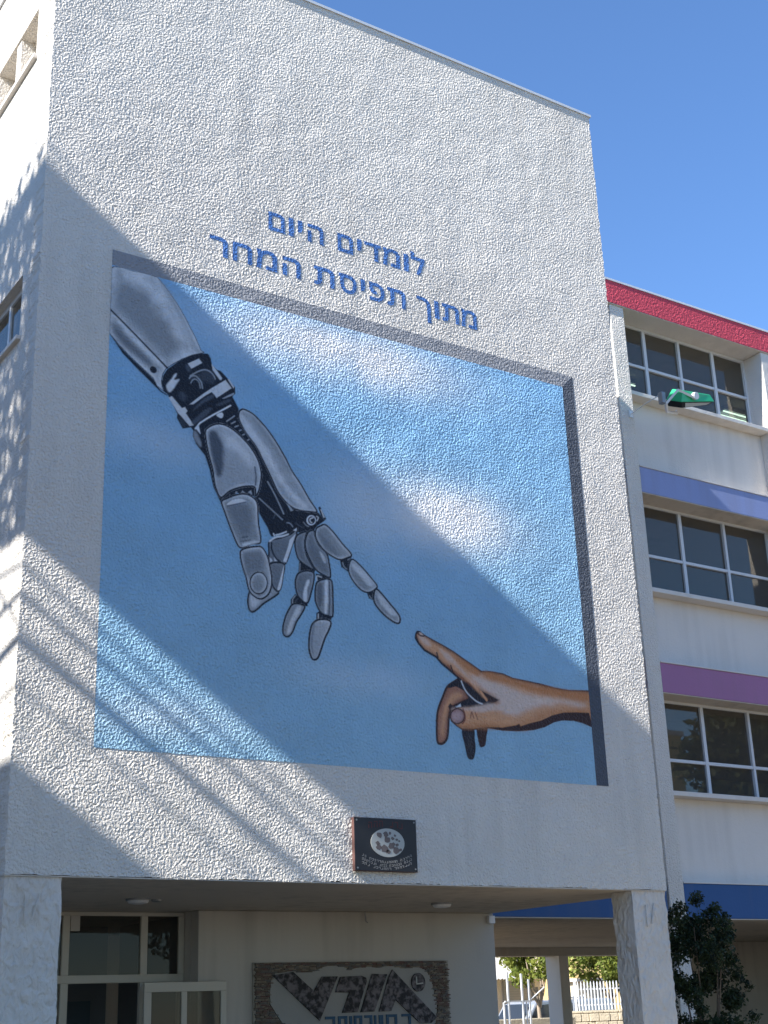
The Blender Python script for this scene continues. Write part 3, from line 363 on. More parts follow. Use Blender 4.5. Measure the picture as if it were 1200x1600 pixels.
GLYPH={'lamed':([[0.1,0.491],[0.397,0.491],[0.397,0.417],[0.242,-0.016],[0.132,-0.016],[0.283,0.392],[-0.004,0.392],[-0.004,0.625],[0.1,0.625]],[[6,7,8],[6,8,0],[6,0,1],[6,1,2],[6,2,5],[5,2,3],[4,5,3]]),'vav':([[0.052,-0.016],[0.052,0.491],[0.156,0.491],[0.156,-0.016]],[[0,1,2],[0,2,3]]),'mem':([[0.281,0.5],[0.309,0.499],[0.335,0.495],[0.36,0.488],[0.382,0.478],[0.402,0.465],[0.42,0.45],[0.435,0.433],[0.447,0.414],[0.457,0.393],[0.464,0.37],[0.468,0.347],[0.469,0.322],[0.469,-0.016],[0.229,-0.016],[0.229,0.083],[0.365,0.083],[0.365,0.31],[0.363,0.332],[0.359,0.35],[0.353,0.366],[0.343,0.38],[0.332,0.391],[0.317,0.398],[0.299,0.403],[0.276,0.405],[0.258,0.404],[0.242,0.401],[0.227,0.396],[0.215,0.388],[0.203,0.379],[0.193,0.368],[0.184,0.355],[0.176,0.34],[0.17,0.323],[0.164,0.304],[0.16,0.283],[0.156,0.26],[0.127,-0.016],[0.022,-0.016],[0.06,0.328],[0.024,0.491],[0.129,0.491],[0.143,0.423],[0.124,0.423],[0.125,0.424],[0.131,0.432],[0.138,0.44],[0.145,0.447],[0.152,0.455],[0.16,0.462],[0.169,0.468],[0.178,0.474],[0.188,0.48],[0.199,0.485],[0.21,0.49],[0.223,0.493],[0.236,0.496],[0.25,0.499],[0.265,0.5]],[[59,0,1],[58,59,1],[58,1,2],[57,58,2],[56,57,2],[56,2,3],[55,56,3],[40,41,42],[40,42,44],[44,42,45],[45,42,46],[46,42,47],[47,42,43],[54,55,3],[54,3,4],[53,54,4],[52,53,4],[52,4,5],[51,52,5],[50,51,5],[50,5,6],[49,50,6],[48,49,6],[48,6,7],[47,48,7],[43,47,7],[43,7,8],[40,44,43],[40,43,28],[28,43,27],[27,43,26],[26,43,25],[25,43,8],[25,8,9],[24,25,9],[23,24,9],[22,23,9],[40,28,29],[22,9,10],[21,22,10],[40,29,30],[20,21,10],[40,30,31],[20,10,11],[40,31,32],[19,20,11],[40,32,33],[18,19,11],[18,11,12],[40,33,34],[17,18,12],[39,40,34],[39,34,35],[17,12,13],[16,17,13],[39,35,36],[39,36,37],[39,37,38],[14,15,16],[14,16,13]]),'dalet':([[0.238,-0.016],[0.238,0.452],[0.342,0.452],[0.342,-0.016],[-0.008,0.392],[-0.008,0.491],[0.415,0.491],[0.415,0.392]],[[0,1,2],[0,2,3],[4,5,6],[4,6,7]]),'yod':([[0.044,0.155],[0.044,0.491],[0.148,0.491],[0.148,0.239],[0.106,0.155]],[[0,1,2],[0,2,3],[0,3,4]]),'finalmem':([[0.04,-0.016],[0.04,0.491],[0.298,0.491],[0.338,0.488],[0.373,0.481],[0.404,0.469],[0.43,0.451],[0.45,0.427],[0.464,0.397],[0.472,0.363],[0.475,0.324],[0.475,-0.016],[0.144,0.083],[0.371,0.083],[0.371,0.308],[0.369,0.332],[0.365,0.351],[0.359,0.365],[0.351,0.375],[0.34,0.382],[0.327,0.387],[0.311,0.391],[0.292,0.392],[0.144,0.392]],[[0,1,23],[23,1,2],[23,2,3],[23,3,4],[23,4,5],[23,5,6],[23,6,7],[23,7,8],[23,8,22],[22,8,21],[21,8,9],[0,23,12],[20,21,9],[19,20,9],[18,19,9],[17,18,9],[16,17,9],[16,9,10],[15,16,10],[14,15,10],[14,10,11],[13,14,11],[0,12,13],[0,13,11]]),'he':([[0.371,-0.016],[0.371,0.308],[0.369,0.332],[0.365,0.351],[0.359,0.365],[0.351,0.375],[0.34,0.382],[0.327,0.387],[0.311,0.391],[0.292,0.392],[0.052,0.392],[0.052,0.491],[0.298,0.491],[0.338,0.488],[0.373,0.481],[0.404,0.469],[0.43,0.451],[0.45,0.427],[0.464,0.397],[0.472,0.363],[0.475,0.324],[0.475,-0.016],[0.052,-0.016],[0.052,0.3],[0.156,0.3],[0.156,-0.016]],[[10,11,12],[10,12,13],[10,13,14],[10,14,15],[10,15,16],[10,16,17],[10,17,18],[10,18,9],[9,18,8],[8,18,19],[7,8,19],[6,7,19],[5,6,19],[4,5,19],[3,4,19],[3,19,20],[2,3,20],[1,2,20],[1,20,21],[0,1,21],[22,23,24],[22,24,25]]),'tav':([[0.383,-0.016],[0.383,0.308],[0.381,0.332],[0.377,0.351],[0.371,0.365],[0.363,0.375],[0.352,0.382],[0.339,0.387],[0.323,0.391],[0.304,0.392],[0.015,0.392],[0.015,0.491],[0.31,0.491],[0.35,0.488],[0.385,0.481],[0.416,0.469],[0.442,0.451],[0.462,0.427],[0.476,0.397],[0.484,0.363],[0.487,0.324],[0.487,-0.016],[0.012,-0.016],[0.012,0.083],[0.064,0.083],[0.071,0.083],[0.076,0.085],[0.08,0.088],[0.084,0.093],[0.088,0.101],[0.091,0.111],[0.092,0.124],[0.093,0.141],[0.093,0.455],[0.197,0.455],[0.197,0.144],[0.195,0.109],[0.19,0.077],[0.18,0.05],[0.166,0.026],[0.146,0.007],[0.122,-0.006],[0.093,-0.014],[0.062,-0.016]],[[10,11,12],[10,12,13],[10,13,14],[10,14,15],[10,15,16],[10,16,17],[10,17,18],[10,18,9],[9,18,8],[8,18,19],[7,8,19],[6,7,19],[5,6,19],[4,5,19],[3,4,19],[3,19,20],[2,3,20],[1,2,20],[1,20,21],[0,1,21],[32,33,34],[32,34,35],[32,35,36],[31,32,36],[30,31,36],[29,30,36],[29,36,37],[28,29,37],[27,28,37],[26,27,37],[25,26,37],[24,25,37],[22,23,24],[22,24,37],[22,37,38],[22,38,39],[22,39,40],[22,40,41],[22,41,42],[22,42,43]]),'finalkaf':([[0.29,-0.208],[0.29,0.231],[0.289,0.257],[0.286,0.279],[0.282,0.299],[0.276,0.316],[0.269,0.331],[0.261,0.343],[0.252,0.354],[0.241,0.362],[0.23,0.37],[0.217,0.376],[0.203,0.381],[0.188,0.385],[0.172,0.388],[0.155,0.39],[0.138,0.392],[0.12,0.392],[-0.004,0.392],[-0.004,0.491],[0.13,0.491],[0.157,0.49],[0.183,0.488],[0.208,0.484],[0.233,0.478],[0.256,0.471],[0.279,0.461],[0.299,0.449],[0.319,0.435],[0.336,0.418],[0.352,0.399],[0.365,0.378],[0.377,0.354],[0.386,0.328],[0.392,0.298],[0.396,0.266],[0.397,0.232],[0.397,-0.208]],[[18,19,20],[18,20,21],[18,21,22],[18,22,23],[18,23,24],[18,24,25],[18,25,26],[18,26,27],[18,27,28],[18,28,29],[18,29,30],[18,30,17],[17,30,16],[16,30,31],[15,16,31],[14,15,31],[13,14,31],[12,13,31],[11,12,31],[11,31,32],[10,11,32],[9,10,32],[8,9,32],[8,32,33],[7,8,33],[6,7,33],[5,6,33],[5,33,34],[4,5,34],[3,4,34],[3,34,35],[2,3,35],[2,35,36],[1,2,36],[1,36,37],[0,1,37]]),'pe':([[0.024,-0.016],[0.024,0.083],[0.228,0.083],[0.259,0.085],[0.285,0.093],[0.306,0.106],[0.322,0.124],[0.335,0.147],[0.345,0.173],[0.351,0.203],[0.353,0.237],[0.35,0.274],[0.344,0.306],[0.332,0.332],[0.317,0.354],[0.297,0.37],[0.273,0.382],[0.244,0.39],[0.208,0.392],[0.054,0.392],[0.054,0.491],[0.217,0.491],[0.245,0.49],[0.271,0.486],[0.297,0.48],[0.32,0.472],[0.342,0.462],[0.362,0.45],[0.381,0.436],[0.397,0.42],[0.412,0.402],[0.425,0.383],[0.436,0.362],[0.444,0.34],[0.451,0.317],[0.456,0.292],[0.459,0.266],[0.459,0.24],[0.458,0.205],[0.453,0.172],[0.445,0.141],[0.434,0.111],[0.419,0.084],[0.401,0.059],[0.38,0.037],[0.356,0.018],[0.328,0.003],[0.298,-0.008],[0.264,-0.014],[0.229,-0.016],[0.177,0.171],[0.153,0.172],[0.13,0.176],[0.11,0.183],[0.091,0.192],[0.075,0.205],[0.061,0.219],[0.049,0.235],[0.04,0.254],[0.033,0.273],[0.028,0.294],[0.025,0.316],[0.024,0.34],[0.024,0.491],[0.128,0.491],[0.128,0.347],[0.129,0.333],[0.13,0.321],[0.133,0.31],[0.136,0.301],[0.14,0.293],[0.144,0.287],[0.149,0.282],[0.155,0.278],[0.162,0.275],[0.169,0.272],[0.177,0.271],[0.187,0.27],[0.199,0.271],[0.229,0.273],[0.229,0.175],[0.196,0.172]],[[19,20,21],[19,21,22],[19,22,23],[19,23,24],[19,24,25],[19,25,26],[19,26,27],[19,27,28],[19,28,29],[19,29,30],[19,30,18],[18,30,31],[17,18,31],[16,17,31],[16,31,32],[15,16,32],[14,15,32],[14,32,33],[13,14,33],[13,33,34],[12,13,34],[12,34,35],[11,12,35],[11,35,36],[10,11,36],[10,36,37],[10,37,38],[9,10,38],[9,38,39],[8,9,39],[7,8,39],[7,39,40],[6,7,40],[6,40,41],[5,6,41],[5,41,42],[4,5,42],[3,4,42],[2,3,42],[2,42,43],[0,1,2],[0,2,43],[0,43,44],[0,44,45],[0,45,46],[0,46,47],[0,47,48],[0,48,49],[62,63,64],[62,64,65],[62,65,66],[61,62,66],[61,66,67],[61,67,68],[60,61,68],[60,68,69],[60,69,70],[59,60,70],[59,70,71],[59,71,72],[59,72,73],[59,73,74],[59,74,75],[78,79,80],[58,59,75],[58,75,76],[58,76,77],[77,78,80],[58,77,80],[57,58,80],[56,57,80],[55,56,80],[54,55,80],[53,54,80],[52,53,80],[51,52,80],[51,80,81],[50,51,81]]),'samekh':([[0.285,-0.026],[0.261,-0.025],[0.236,-0.022],[0.213,-0.017],[0.191,-0.01],[0.169,-0.0],[0.15,0.011],[0.131,0.025],[0.114,0.041],[0.099,0.059],[0.086,0.079],[0.074,0.101],[0.065,0.125],[0.057,0.151],[0.052,0.179],[0.048,0.208],[0.047,0.24],[0.048,0.263],[0.049,0.286],[0.052,0.309],[0.055,0.331],[0.059,0.353],[0.063,0.374],[0.067,0.394],[0.067,0.392],[0.012,0.392],[0.012,0.491],[0.282,0.491],[0.319,0.489],[0.353,0.483],[0.385,0.473],[0.414,0.458],[0.439,0.441],[0.461,0.419],[0.48,0.395],[0.495,0.368],[0.507,0.338],[0.515,0.305],[0.52,0.271],[0.522,0.234],[0.521,0.205],[0.518,0.177],[0.513,0.151],[0.506,0.126],[0.496,0.103],[0.485,0.081],[0.472,0.061],[0.458,0.043],[0.441,0.027],[0.423,0.013],[0.404,0.001],[0.383,-0.009],[0.36,-0.017],[0.336,-0.022],[0.312,-0.025],[0.282,0.068],[0.299,0.069],[0.315,0.071],[0.329,0.075],[0.342,0.08],[0.354,0.086],[0.365,0.093],[0.374,0.102],[0.383,0.112],[0.39,0.123],[0.397,0.135],[0.403,0.149],[0.407,0.164],[0.411,0.18],[0.413,0.198],[0.415,0.216],[0.415,0.236],[0.414,0.266],[0.411,0.292],[0.405,0.314],[0.397,0.332],[0.388,0.347],[0.376,0.36],[0.363,0.37],[0.348,0.378],[0.331,0.384],[0.312,0.389],[0.291,0.391],[0.268,0.392],[0.172,0.392],[0.173,0.393],[0.17,0.379],[0.166,0.363],[0.162,0.343],[0.159,0.322],[0.156,0.299],[0.154,0.274],[0.154,0.247],[0.156,0.204],[0.162,0.167],[0.171,0.136],[0.184,0.111],[0.201,0.093],[0.222,0.079],[0.249,0.071]],[[25,26,27],[25,27,28],[25,28,29],[25,29,30],[25,30,31],[25,31,32],[25,32,33],[25,33,23],[23,33,34],[23,34,85],[85,34,83],[83,34,82],[82,34,35],[25,23,24],[22,23,85],[22,85,84],[86,85,83],[22,84,83],[22,83,86],[81,82,35],[80,81,35],[79,80,35],[22,86,87],[78,79,35],[21,22,87],[77,78,35],[77,35,36],[21,87,88],[76,77,36],[20,21,88],[75,76,36],[20,88,89],[75,36,37],[74,75,37],[19,20,89],[19,89,90],[73,74,37],[18,19,90],[73,37,38],[18,90,91],[72,73,38],[17,18,91],[17,91,92],[72,38,39],[71,72,39],[16,17,92],[16,92,93],[15,16,93],[70,71,39],[70,39,40],[69,70,40],[14,15,93],[69,40,41],[14,93,94],[68,69,41],[67,68,41],[13,14,94],[67,41,42],[13,94,95],[66,67,42],[12,13,95],[66,42,43],[65,66,43],[12,95,96],[64,65,43],[64,43,44],[11,12,96],[63,64,44],[62,63,44],[11,96,97],[62,44,45],[61,62,45],[10,11,97],[60,61,45],[10,97,98],[59,60,45],[59,45,46],[58,59,46],[10,98,99],[9,10,99],[57,58,46],[56,57,46],[9,99,55],[55,56,46],[9,55,46],[9,46,47],[8,9,47],[8,47,48],[7,8,48],[7,48,49],[6,7,49],[6,49,50],[5,6,50],[5,50,51],[4,5,51],[4,51,52],[3,4,52],[3,52,53],[2,3,53],[2,53,54],[1,2,54],[1,54,0]]),'het':([[0.314,0.491],[0.354,0.488],[0.389,0.481],[0.42,0.469],[0.446,0.451],[0.466,0.427],[0.48,0.397],[0.488,0.363],[0.491,0.324],[0.491,-0.016],[0.387,-0.016],[0.387,0.308],[0.385,0.332],[0.381,0.351],[0.375,0.365],[0.367,0.375],[0.356,0.382],[0.343,0.387],[0.327,0.391],[0.308,0.392],[0.156,0.392],[0.156,-0.016],[0.052,-0.016],[0.052,0.491]],[[22,23,20],[20,23,0],[20,0,1],[20,1,2],[20,2,3],[20,3,4],[20,4,5],[20,5,6],[20,6,19],[19,6,18],[18,6,7],[22,20,21],[17,18,7],[16,17,7],[15,16,7],[14,15,7],[13,14,7],[13,7,8],[12,13,8],[11,12,8],[11,8,9],[10,11,9]]),'resh':([[0.282,-0.016],[0.282,0.308],[0.281,0.332],[0.277,0.351],[0.271,0.365],[0.263,0.375],[0.252,0.382],[0.239,0.387],[0.223,0.391],[0.204,0.392],[-0.004,0.392],[-0.004,0.491],[0.21,0.491],[0.25,0.488],[0.285,0.481],[0.316,0.469],[0.342,0.451],[0.362,0.427],[0.376,0.397],[0.384,0.363],[0.386,0.324],[0.386,-0.016]],[[10,11,12],[10,12,13],[10,13,14],[10,14,15],[10,15,16],[10,16,17],[10,17,18],[10,18,9],[9,18,8],[8,18,19],[7,8,19],[6,7,19],[5,6,19],[4,5,19],[3,4,19],[3,19,20],[2,3,20],[1,2,20],[1,20,21],[0,1,21]])}
LETTERS=[(0,'finalmem',6.619,6.832),(0,'vav',6.883,6.951),(0,'yod',7.006,7.07),(0,'he',7.135,7.352),(0,'finalmem',7.544,7.758),(0,'yod',7.816,7.881),(0,'dalet',7.921,8.155),(0,'mem',8.18,8.43),(0,'vav',8.484,8.557),(0,'lamed',8.591,8.799),(1,'resh',5.878,6.103),(1,'het',6.163,6.408),(1,'mem',6.458,6.729),(1,'he',6.797,7.035),(1,'tav',7.211,7.489),(1,'samekh',7.547,7.793),(1,'yod',7.849,7.91),(1,'pe',7.97,8.185),(1,'tav',8.223,8.486),(1,'finalkaf',8.649,8.854),(1,'vav',8.912,8.979),(1,'tav',9.025,9.281),(1,'mem',9.313,9.554)]

PAL = dict(k=(0.018, 0.022, 0.032), core=(0.31, 0.33, 0.345), core2=(0.20, 0.22, 0.24), mid=(0.42, 0.44, 0.46), rim=(0.80, 0.80, 0.80), light=(0.72, 0.72, 0.72),
           dark=(0.085, 0.10, 0.125), dark2=(0.045, 0.05, 0.06), fore=(0.31, 0.32, 0.33), skin=(0.74, 0.37, 0.19), skinlow=(0.22, 0.075, 0.04), skinr=(0.46, 0.21, 0.13), skinor=(0.58, 0.23, 0.085),
           skinlight=(0.76, 0.58, 0.48), skinred=(0.26, 0.075, 0.045), ink=(0.03, 0.025, 0.032), ink2=(0.06, 0.055, 0.06), ink3=(0.055, 0.028, 0.026), nail=(0.55, 0.36, 0.33), nail2=(0.35, 0.17, 0.14))
PAL = {k: np.array(v) for k, v in PAL.items()}
rng = np.random.default_rng(5)
MX0, MX1, MZ0, MZ1, MIX, MIZ = 4.757, 11.062, 4.0, 9.24, 10.876, 9.055     # outer mural; MIX, MIZ: inner edge of the painted grey reveal
def vnoise(x, z, sc, seed):
    r = np.random.default_rng(seed); T = r.random((64, 64))
    u, v = x * sc + 1000, z * sc + 1000; i, j = np.floor(u).astype(int), np.floor(v).astype(int); fu, fv = u - i, v - j
    fu = fu * fu * (3 - 2 * fu); fv = fv * fv * (3 - 2 * fv)
    a, b, c, d = T[i % 64, j % 64], T[(i + 1) % 64, j % 64], T[i % 64, (j + 1) % 64], T[(i + 1) % 64, (j + 1) % 64]
    return (a * (1 - fu) + b * fu) * (1 - fv) + (c * (1 - fu) + d * fu) * fv
def fbm(x, z, sc, seed): return sum(vnoise(x, z, sc * 2 ** k, seed + k) * 0.5 ** (k + 1) for k in range(4))
CLOUDS = [(7.55, 8.72, 1.5, 0.38, 1.15), (6.9, 8.95, 0.9, 0.16, 0.6), (8.95, 6.95, 0.95, 0.42, 1.2), (7.9, 6.9, 0.75, 0.55, 0.50), (5.25, 7.15, 0.75, 0.28, 0.35), (7.7, 4.95, 0.8, 0.22, 0.30), (5.4, 4.35, 0.9, 0.22, 0.30), (5.6, 8.0, 0.6, 0.2, 0.25)]
def sky_paint(x, z):
    n = fbm(x, z, 1.3, 3); t = np.clip((z - 4) / 5, 0, 1)[..., None]
    lo, hi = np.array((0.33, 0.53, 0.66)), np.array((0.255, 0.485, 0.71))
    c = lo * (1 - t) + hi * t
    c = c * (0.88 + 0.17 * fbm(x, z, 2.2, 9) + 0.07 * fbm(x * 3.0, z, 7, 15))[..., None]
    al = np.zeros_like(x)
    for cx, cz, rx, rz, a in CLOUDS:
        d = ((x - cx) / rx) ** 2 + ((z - cz) / rz) ** 2
        al = np.maximum(al, a * np.exp(-d * 1.1) * np.clip(0.25 + 1.5 * n, 0, 1))
    al = np.clip(al, 0, 1)[..., None]
    return c * (1 - al) + np.array((0.82, 0.81, 0.79)) * al
def smooth_poly(p, closed=True, n=5):
    p = np.array(p, float); out = []; N = len(p)
    for i in range(N if closed else N - 1):
        g = (lambda k: p[k % N]) if closed else (lambda k: p[min(max(k, 0), N - 1)])
        a, b, c, d = g(i - 1), g(i), g(i + 1), g(i + 2)
        for t in np.arange(n) / n:
            out.append(0.5 * (2 * b + (c - a) * t + (2 * a - 5 * b + 4 * c - d) * t * t + (3 * b - a - 3 * c + d) * t ** 3))
    if not closed: out.append(p[-1])
    return np.array(out)
def seg_dist(x, z, P, closed):
    D = np.full(x.shape, 9.0)
    for i in range(len(P) if closed else len(P) - 1):
        a, b = P[i], P[(i + 1) % len(P)]; e = b - a; L2 = max(e @ e, 1e-9)
        t = np.clip(((x - a[0]) * e[0] + (z - a[1]) * e[1]) / L2, 0, 1)
        D = np.minimum(D, np.hypot(x - a[0] - t * e[0], z - a[1] - t * e[1]))
    return D
def inside(x, z, P):
    r = np.zeros(x.shape, bool)
    for i in range(len(P)):
        (x1, z1), (x2, z2) = P[i], P[i - 1]
        if z1 == z2: continue
        c = ((z1 > z) != (z2 > z)) & (x < (x2 - x1) * (z - z1) / (z2 - z1) + x1); r ^= c
    return r
def paint(layers, cell, y, name, parent):
    allp = np.concatenate([np.array(l[1]) for l in layers])
    x0, z0 = allp.min(0) - 0.06; x1, z1 = allp.max(0) + 0.06
    x0 = max(x0, MX0); x1 = min(x1, MIX); z1 = min(z1, MIZ - 0.001)
    nx, nz = int((x1 - x0) / cell) + 1, int((z1 - z0) / cell) + 1
    gx, gz = np.linspace(x0, x1, nx), np.linspace(z0, z1, nz)
    X, Z = np.meshgrid(gx, gz); col = sky_paint(X, Z); cov = np.zeros(X.shape)
    brush = fbm(X + Z * 0.4, Z - X * 0.3, 9, 21); fine = fbm(X, Z, 30, 31)
    for kind, pts, c1, c2, wd, curve, al, outl in layers:
        pts = np.array(pts, float)
        if kind in 'de':
            ctr = pts[0]; th = np.arange(28) / 28 * 2 * np.pi
            ra = pts[1] - ctr; rb = pts[2] - ctr if len(pts) > 2 else np.array((-ra[1], ra[0]))
            P = ctr + np.cos(th)[:, None] * ra + np.sin(th)[:, None] * rb
        elif kind == 'l': P = smooth_poly(pts, False, 4) if curve and len(pts) > 2 else pts
        else: P = smooth_poly(pts) if curve else pts
        pad = 0.05 + wd * 2
        i0, i1 = np.searchsorted(gx, P[:, 0].min() - pad), np.searchsorted(gx, P[:, 0].max() + pad)
        j0, j1 = np.searchsorted(gz, P[:, 1].min() - pad), np.searchsorted(gz, P[:, 1].max() + pad)
        if i1 <= i0 or j1 <= j0: continue
        sl = (slice(j0, j1), slice(i0, i1)); x, z = X[sl], Z[sl]
        D = seg_dist(x, z, P, kind != 'l'); aa = cell * 0.9
        if kind == 'l': a = np.clip(0.5 + (wd / 2 - D) / aa, 0, 1) * al; c = PAL[c1] * np.ones((*x.shape, 1))
        else:
            sdist = np.where(inside(x, z, P), D, -D)
            if kind == 'g':
                wob = sdist + (brush[sl] - 0.45) * wd * 1.2
                a = np.clip(0.5 + wob / (wd * 2 + 1e-6), 0, 1); a = a * a * (3 - 2 * a) * al; c = PAL[c1] * (0.9 + 0.2 * fine[sl][..., None])
            else:
                a = np.clip(0.5 + sdist / aa, 0, 1) * al
                if c2 is None: c = PAL[c1] * (0.95 + 0.1 * fine[sl][..., None])
                else:
                    t = np.exp(-(np.maximum(sdist, 0) / wd) ** 2) * (0.75 + 0.5 * (brush[sl] - 0.45))
                    cx, cz = P.mean(0); ext = max(np.ptp(P[:, 0]), np.ptp(P[:, 1]))
                    t = np.clip(t + 0.55 * ((x - cx) * 0.75 + (z - cz) * 0.5) / ext + 0.25 * (brush[sl] - 0.45), 0, 1)[..., None]
                    c = PAL[c1] * (1 - t) + PAL[c2] * t; c = c * (0.93 + 0.14 * fine[sl][..., None])
        if outl:
            ink = PAL['k'] if c1 not in ('skin', 'skinr', 'nail') else PAL['ink3']
            ao = np.clip(0.5 + (outl * 0.6 - D) / aa, 0, 1)
            c = c * (1 - ao[..., None]) + ink * ao[..., None]; a = np.maximum(a, ao)
        col[sl] = col[sl] * (1 - a[..., None]) + c * a[..., None]; cov[sl] = np.maximum(cov[sl], a)
    m = cov > 0.002
    for _ in range(2):
        q = m.copy(); q[1:] |= m[:-1]; q[:-1] |= m[1:]; q[:, 1:] |= m[:, :-1]; q[:, :-1] |= m[:, 1:]; m = q
    sheet(X, Z, col, m[:-1, :-1] & m[1:, :-1] & m[:-1, 1:] & m[1:, 1:], y, name, parent)
def sheet(X, Z, col, cells, y, name, parent):
    nz, nx = X.shape; jj, ii = np.nonzero(cells)
    F = np.stack([jj * nx + ii, jj * nx + ii + 1, (jj + 1) * nx + ii + 1, (jj + 1) * nx + ii], 1)
    used, inv = np.unique(F, return_inverse=True); F = inv.reshape(F.shape)
    off = parent_loc(parent)
    V = np.stack([X.ravel()[used] - off.x, np.full(len(used), y - off.y), Z.ravel()[used] - off.z], 1)
    me = bpy.data.meshes.new(name); me.vertices.add(len(V)); me.vertices.foreach_set('co', V.astype(np.float32).ravel())
    me.loops.add(F.size); me.loops.foreach_set('vertex_index', F.astype(np.int32).ravel())
    me.polygons.add(len(F)); me.polygons.foreach_set('loop_start', np.arange(0, F.size, 4, dtype=np.int32)); me.update(calc_edges=True)
    at = me.color_attributes.new('paint', 'FLOAT_COLOR', 'POINT')
    cc = np.concatenate([col.reshape(-1, 3)[used], np.ones((len(used), 1))], 1); at.data.foreach_set('color', cc.astype(np.float32).ravel())
    me.materials.append(M_paint)
    return link(name, me, parent)
mural = thing('mural', 'wall painting of a steel robot hand reaching to a human hand on sky', 'mural', (MX0, YF, MZ0))
X, Z = np.meshgrid(np.linspace(MX0, MIX, 200), np.linspace(MZ0, MIZ, 160))
sheet(X, Z, sky_paint(X, Z), np.ones((159, 199), bool), YF - 0.002, 'painted_sky', mural)
MB().quad((MX0, YF - 0.002, MIZ), (MIX, YF - 0.002, MIZ), (MX1, YF - 0.002, MZ1), (MX0, YF - 0.002, MZ1)).build('painted_reveal', M_bandtop, mural)
MB().quad((MIX, YF - 0.002, MZ0), (MX1, YF - 0.002, MZ0), (MX1, YF - 0.002, MZ1), (MIX, YF - 0.002, MIZ)).build('painted_reveal', M_bandside, mural)
paint(ROBOT, 0.0085, YF - 0.004, 'robot_arm', mural)
paint(HAND, 0.0075, YF - 0.004, 'human_hand', mural)
# ------------------------------------------------------------------ the Hebrew slogan, each letter a painted sheet
slogan = thing('painted_slogan', 'two lines of blue Hebrew lettering painted on white roughcast above the picture', 'lettering', (6.0, YF, 9.5))
zb = (10.06, 9.525); zs = ((10.30 - 10.06) / 0.507, (9.768 - 9.525) / 0.507)
for line, gname, a, b in LETTERS:
    vs, fs = GLYPH[gname]; xs = [v[0] for v in vs]; mn, mxx = min(xs), max(xs)
    mb = MB(); comp = list(range(len(vs)))                     # loose pieces of a letter overlap: each lies a hair above the last
    for _ in range(len(vs)):
        ch = False
        for f_ in fs:
            m_ = min(comp[q] for q in f_)
            for q in f_:
                if comp[q] != m_: comp[q] = m_; ch = True
        if not ch: break
    ids = sorted(set(comp)); mb.v = [(a + (v[0] - mn) / (mxx - mn) * (b - a), YF - 0.002 - 0.0007 * ids.index(comp[q]), zb[line] + (v[1] + 0.016) * zs[line]) for q, v in enumerate(vs)]; mb.f = [tuple(f) for f in fs]
    mb.build('letter', M_letter, slogan)

# ------------------------------------------------------------------ plaque under the mural
px0, px1, pz0, pz1 = 7.53, 8.29, 2.96, 3.49
plq = thing('plaque', 'square black plaque with a pale oval emblem fixed below the picture', 'plaque', (7.91, YF, pz0))
MB().box(px0, px1, YF - 0.05, YF - 0.004, pz0, pz1).build('panel', M_rust, plq, bevel=0.003)
MB().box(px0 + 0.004, px1 - 0.004, YF - 0.054, YF - 0.0502, pz0 + 0.004, pz1 - 0.004).build('face', M_black, plq)
M_emb = mat('pale_emblem', (0.46, 0.46, 0.42), 0.7, 0.08, 20); M_blot = mat('brown_emblem_ink', (0.16, 0.13, 0.12), 0.7, 0.2, 20); M_chalk = mat('chalk_lettering', (0.30, 0.29, 0.27), 0.8, 0.1, 30); M_rtext = mat('dull_red_lettering', (0.11, 0.035, 0.035), 0.7, 0.1, 30)
ecx, ecz, erx, erz = 7.928, 3.245, 0.205, 0.143
mb = MB(); th = [2 * math.pi * k / 40 for k in range(40)]
mb.prism([(ecx + erx * math.cos(t), ecz + erz * math.sin(t)) for t in th], 'y', YF - 0.058, YF - 0.0543); mb.build('emblem', M_emb, plq)
rnd = random.Random(8); mb = MB()
for bx, bz, br in ((-.10, .075, .04), (-.02, .085, .035), (.03, .095, .02), (-.005, .03, .045), (-.12, -.01, .03), (-.115, -.05, .035), (-.04, -.06, .055), (.05, -.03, .045), (.10, -.075, .045), (.155, -.065, .018), (.06, .045, .022), (.11, .035, .02), (.14, .02, .014), (.11, -.02, .022), (.09, .075, .016), (0.0, -.09, .03)):
    n = 11; mb.prism([(ecx + bx + br * (0.65 + 0.5 * rnd.random()) * math.cos(2 * math.pi * k / n), ecz + bz + br * 0.85 * (0.6 + 0.5 * rnd.random()) * math.sin(2 * math.pi * k / n)) for k in range(n)], 'y', YF - 0.0592, YF - 0.0581)
mb.build('emblem_figures', M_blot, plq)
def strokes(cx, cz, x0, x1, sag, h, n, m, name, gap=(0.2,)):
    mb = MB()
    for i in range(n):
        x = x0 + (x1 - x0) * (i + 0.5 + rnd.uniform(-0.12, 0.12)) / n
        if any(abs((i + 0.5) / n - q) < 0.022 for q in gap): continue
        t = 2 * (x - cx) / (x1 - x0); z = cz + sag * t * t; wd = (x1 - x0) / n
        s = wd * 0.16; k = rnd.random()
        if k < 0.75: mb.box(x - wd * 0.36, x + wd * 0.36, YF - 0.0555, YF - 0.0543, z + h * 0.5 - s, z + h * 0.5)
        mb.box(x + wd * 0.36 - s, x + wd * 0.36, YF - 0.0557, YF - 0.0545, z - h * 0.5, z + h * 0.5 - s * 0.5)
        if k < 0.45: mb.box(x - wd * 0.36, x - wd * 0.36 + s, YF - 0.0559, YF - 0.0546, z - h * 0.5, z + h * (0.1 if k > .2 else 0.42))
        if k > 0.6: mb.box(x - wd * 0.3, x + wd * 0.3, YF - 0.0561, YF - 0.0547, z - h * 0.5, z - h * 0.5 + s)
    o = mb.build(name, m, plq); o['kind'] = 'stuff'; return o
strokes(7.92, 3.435, 7.70, 8.13, -0.022, 0.062, 7, M_rtext, 'heading', (0.5,))
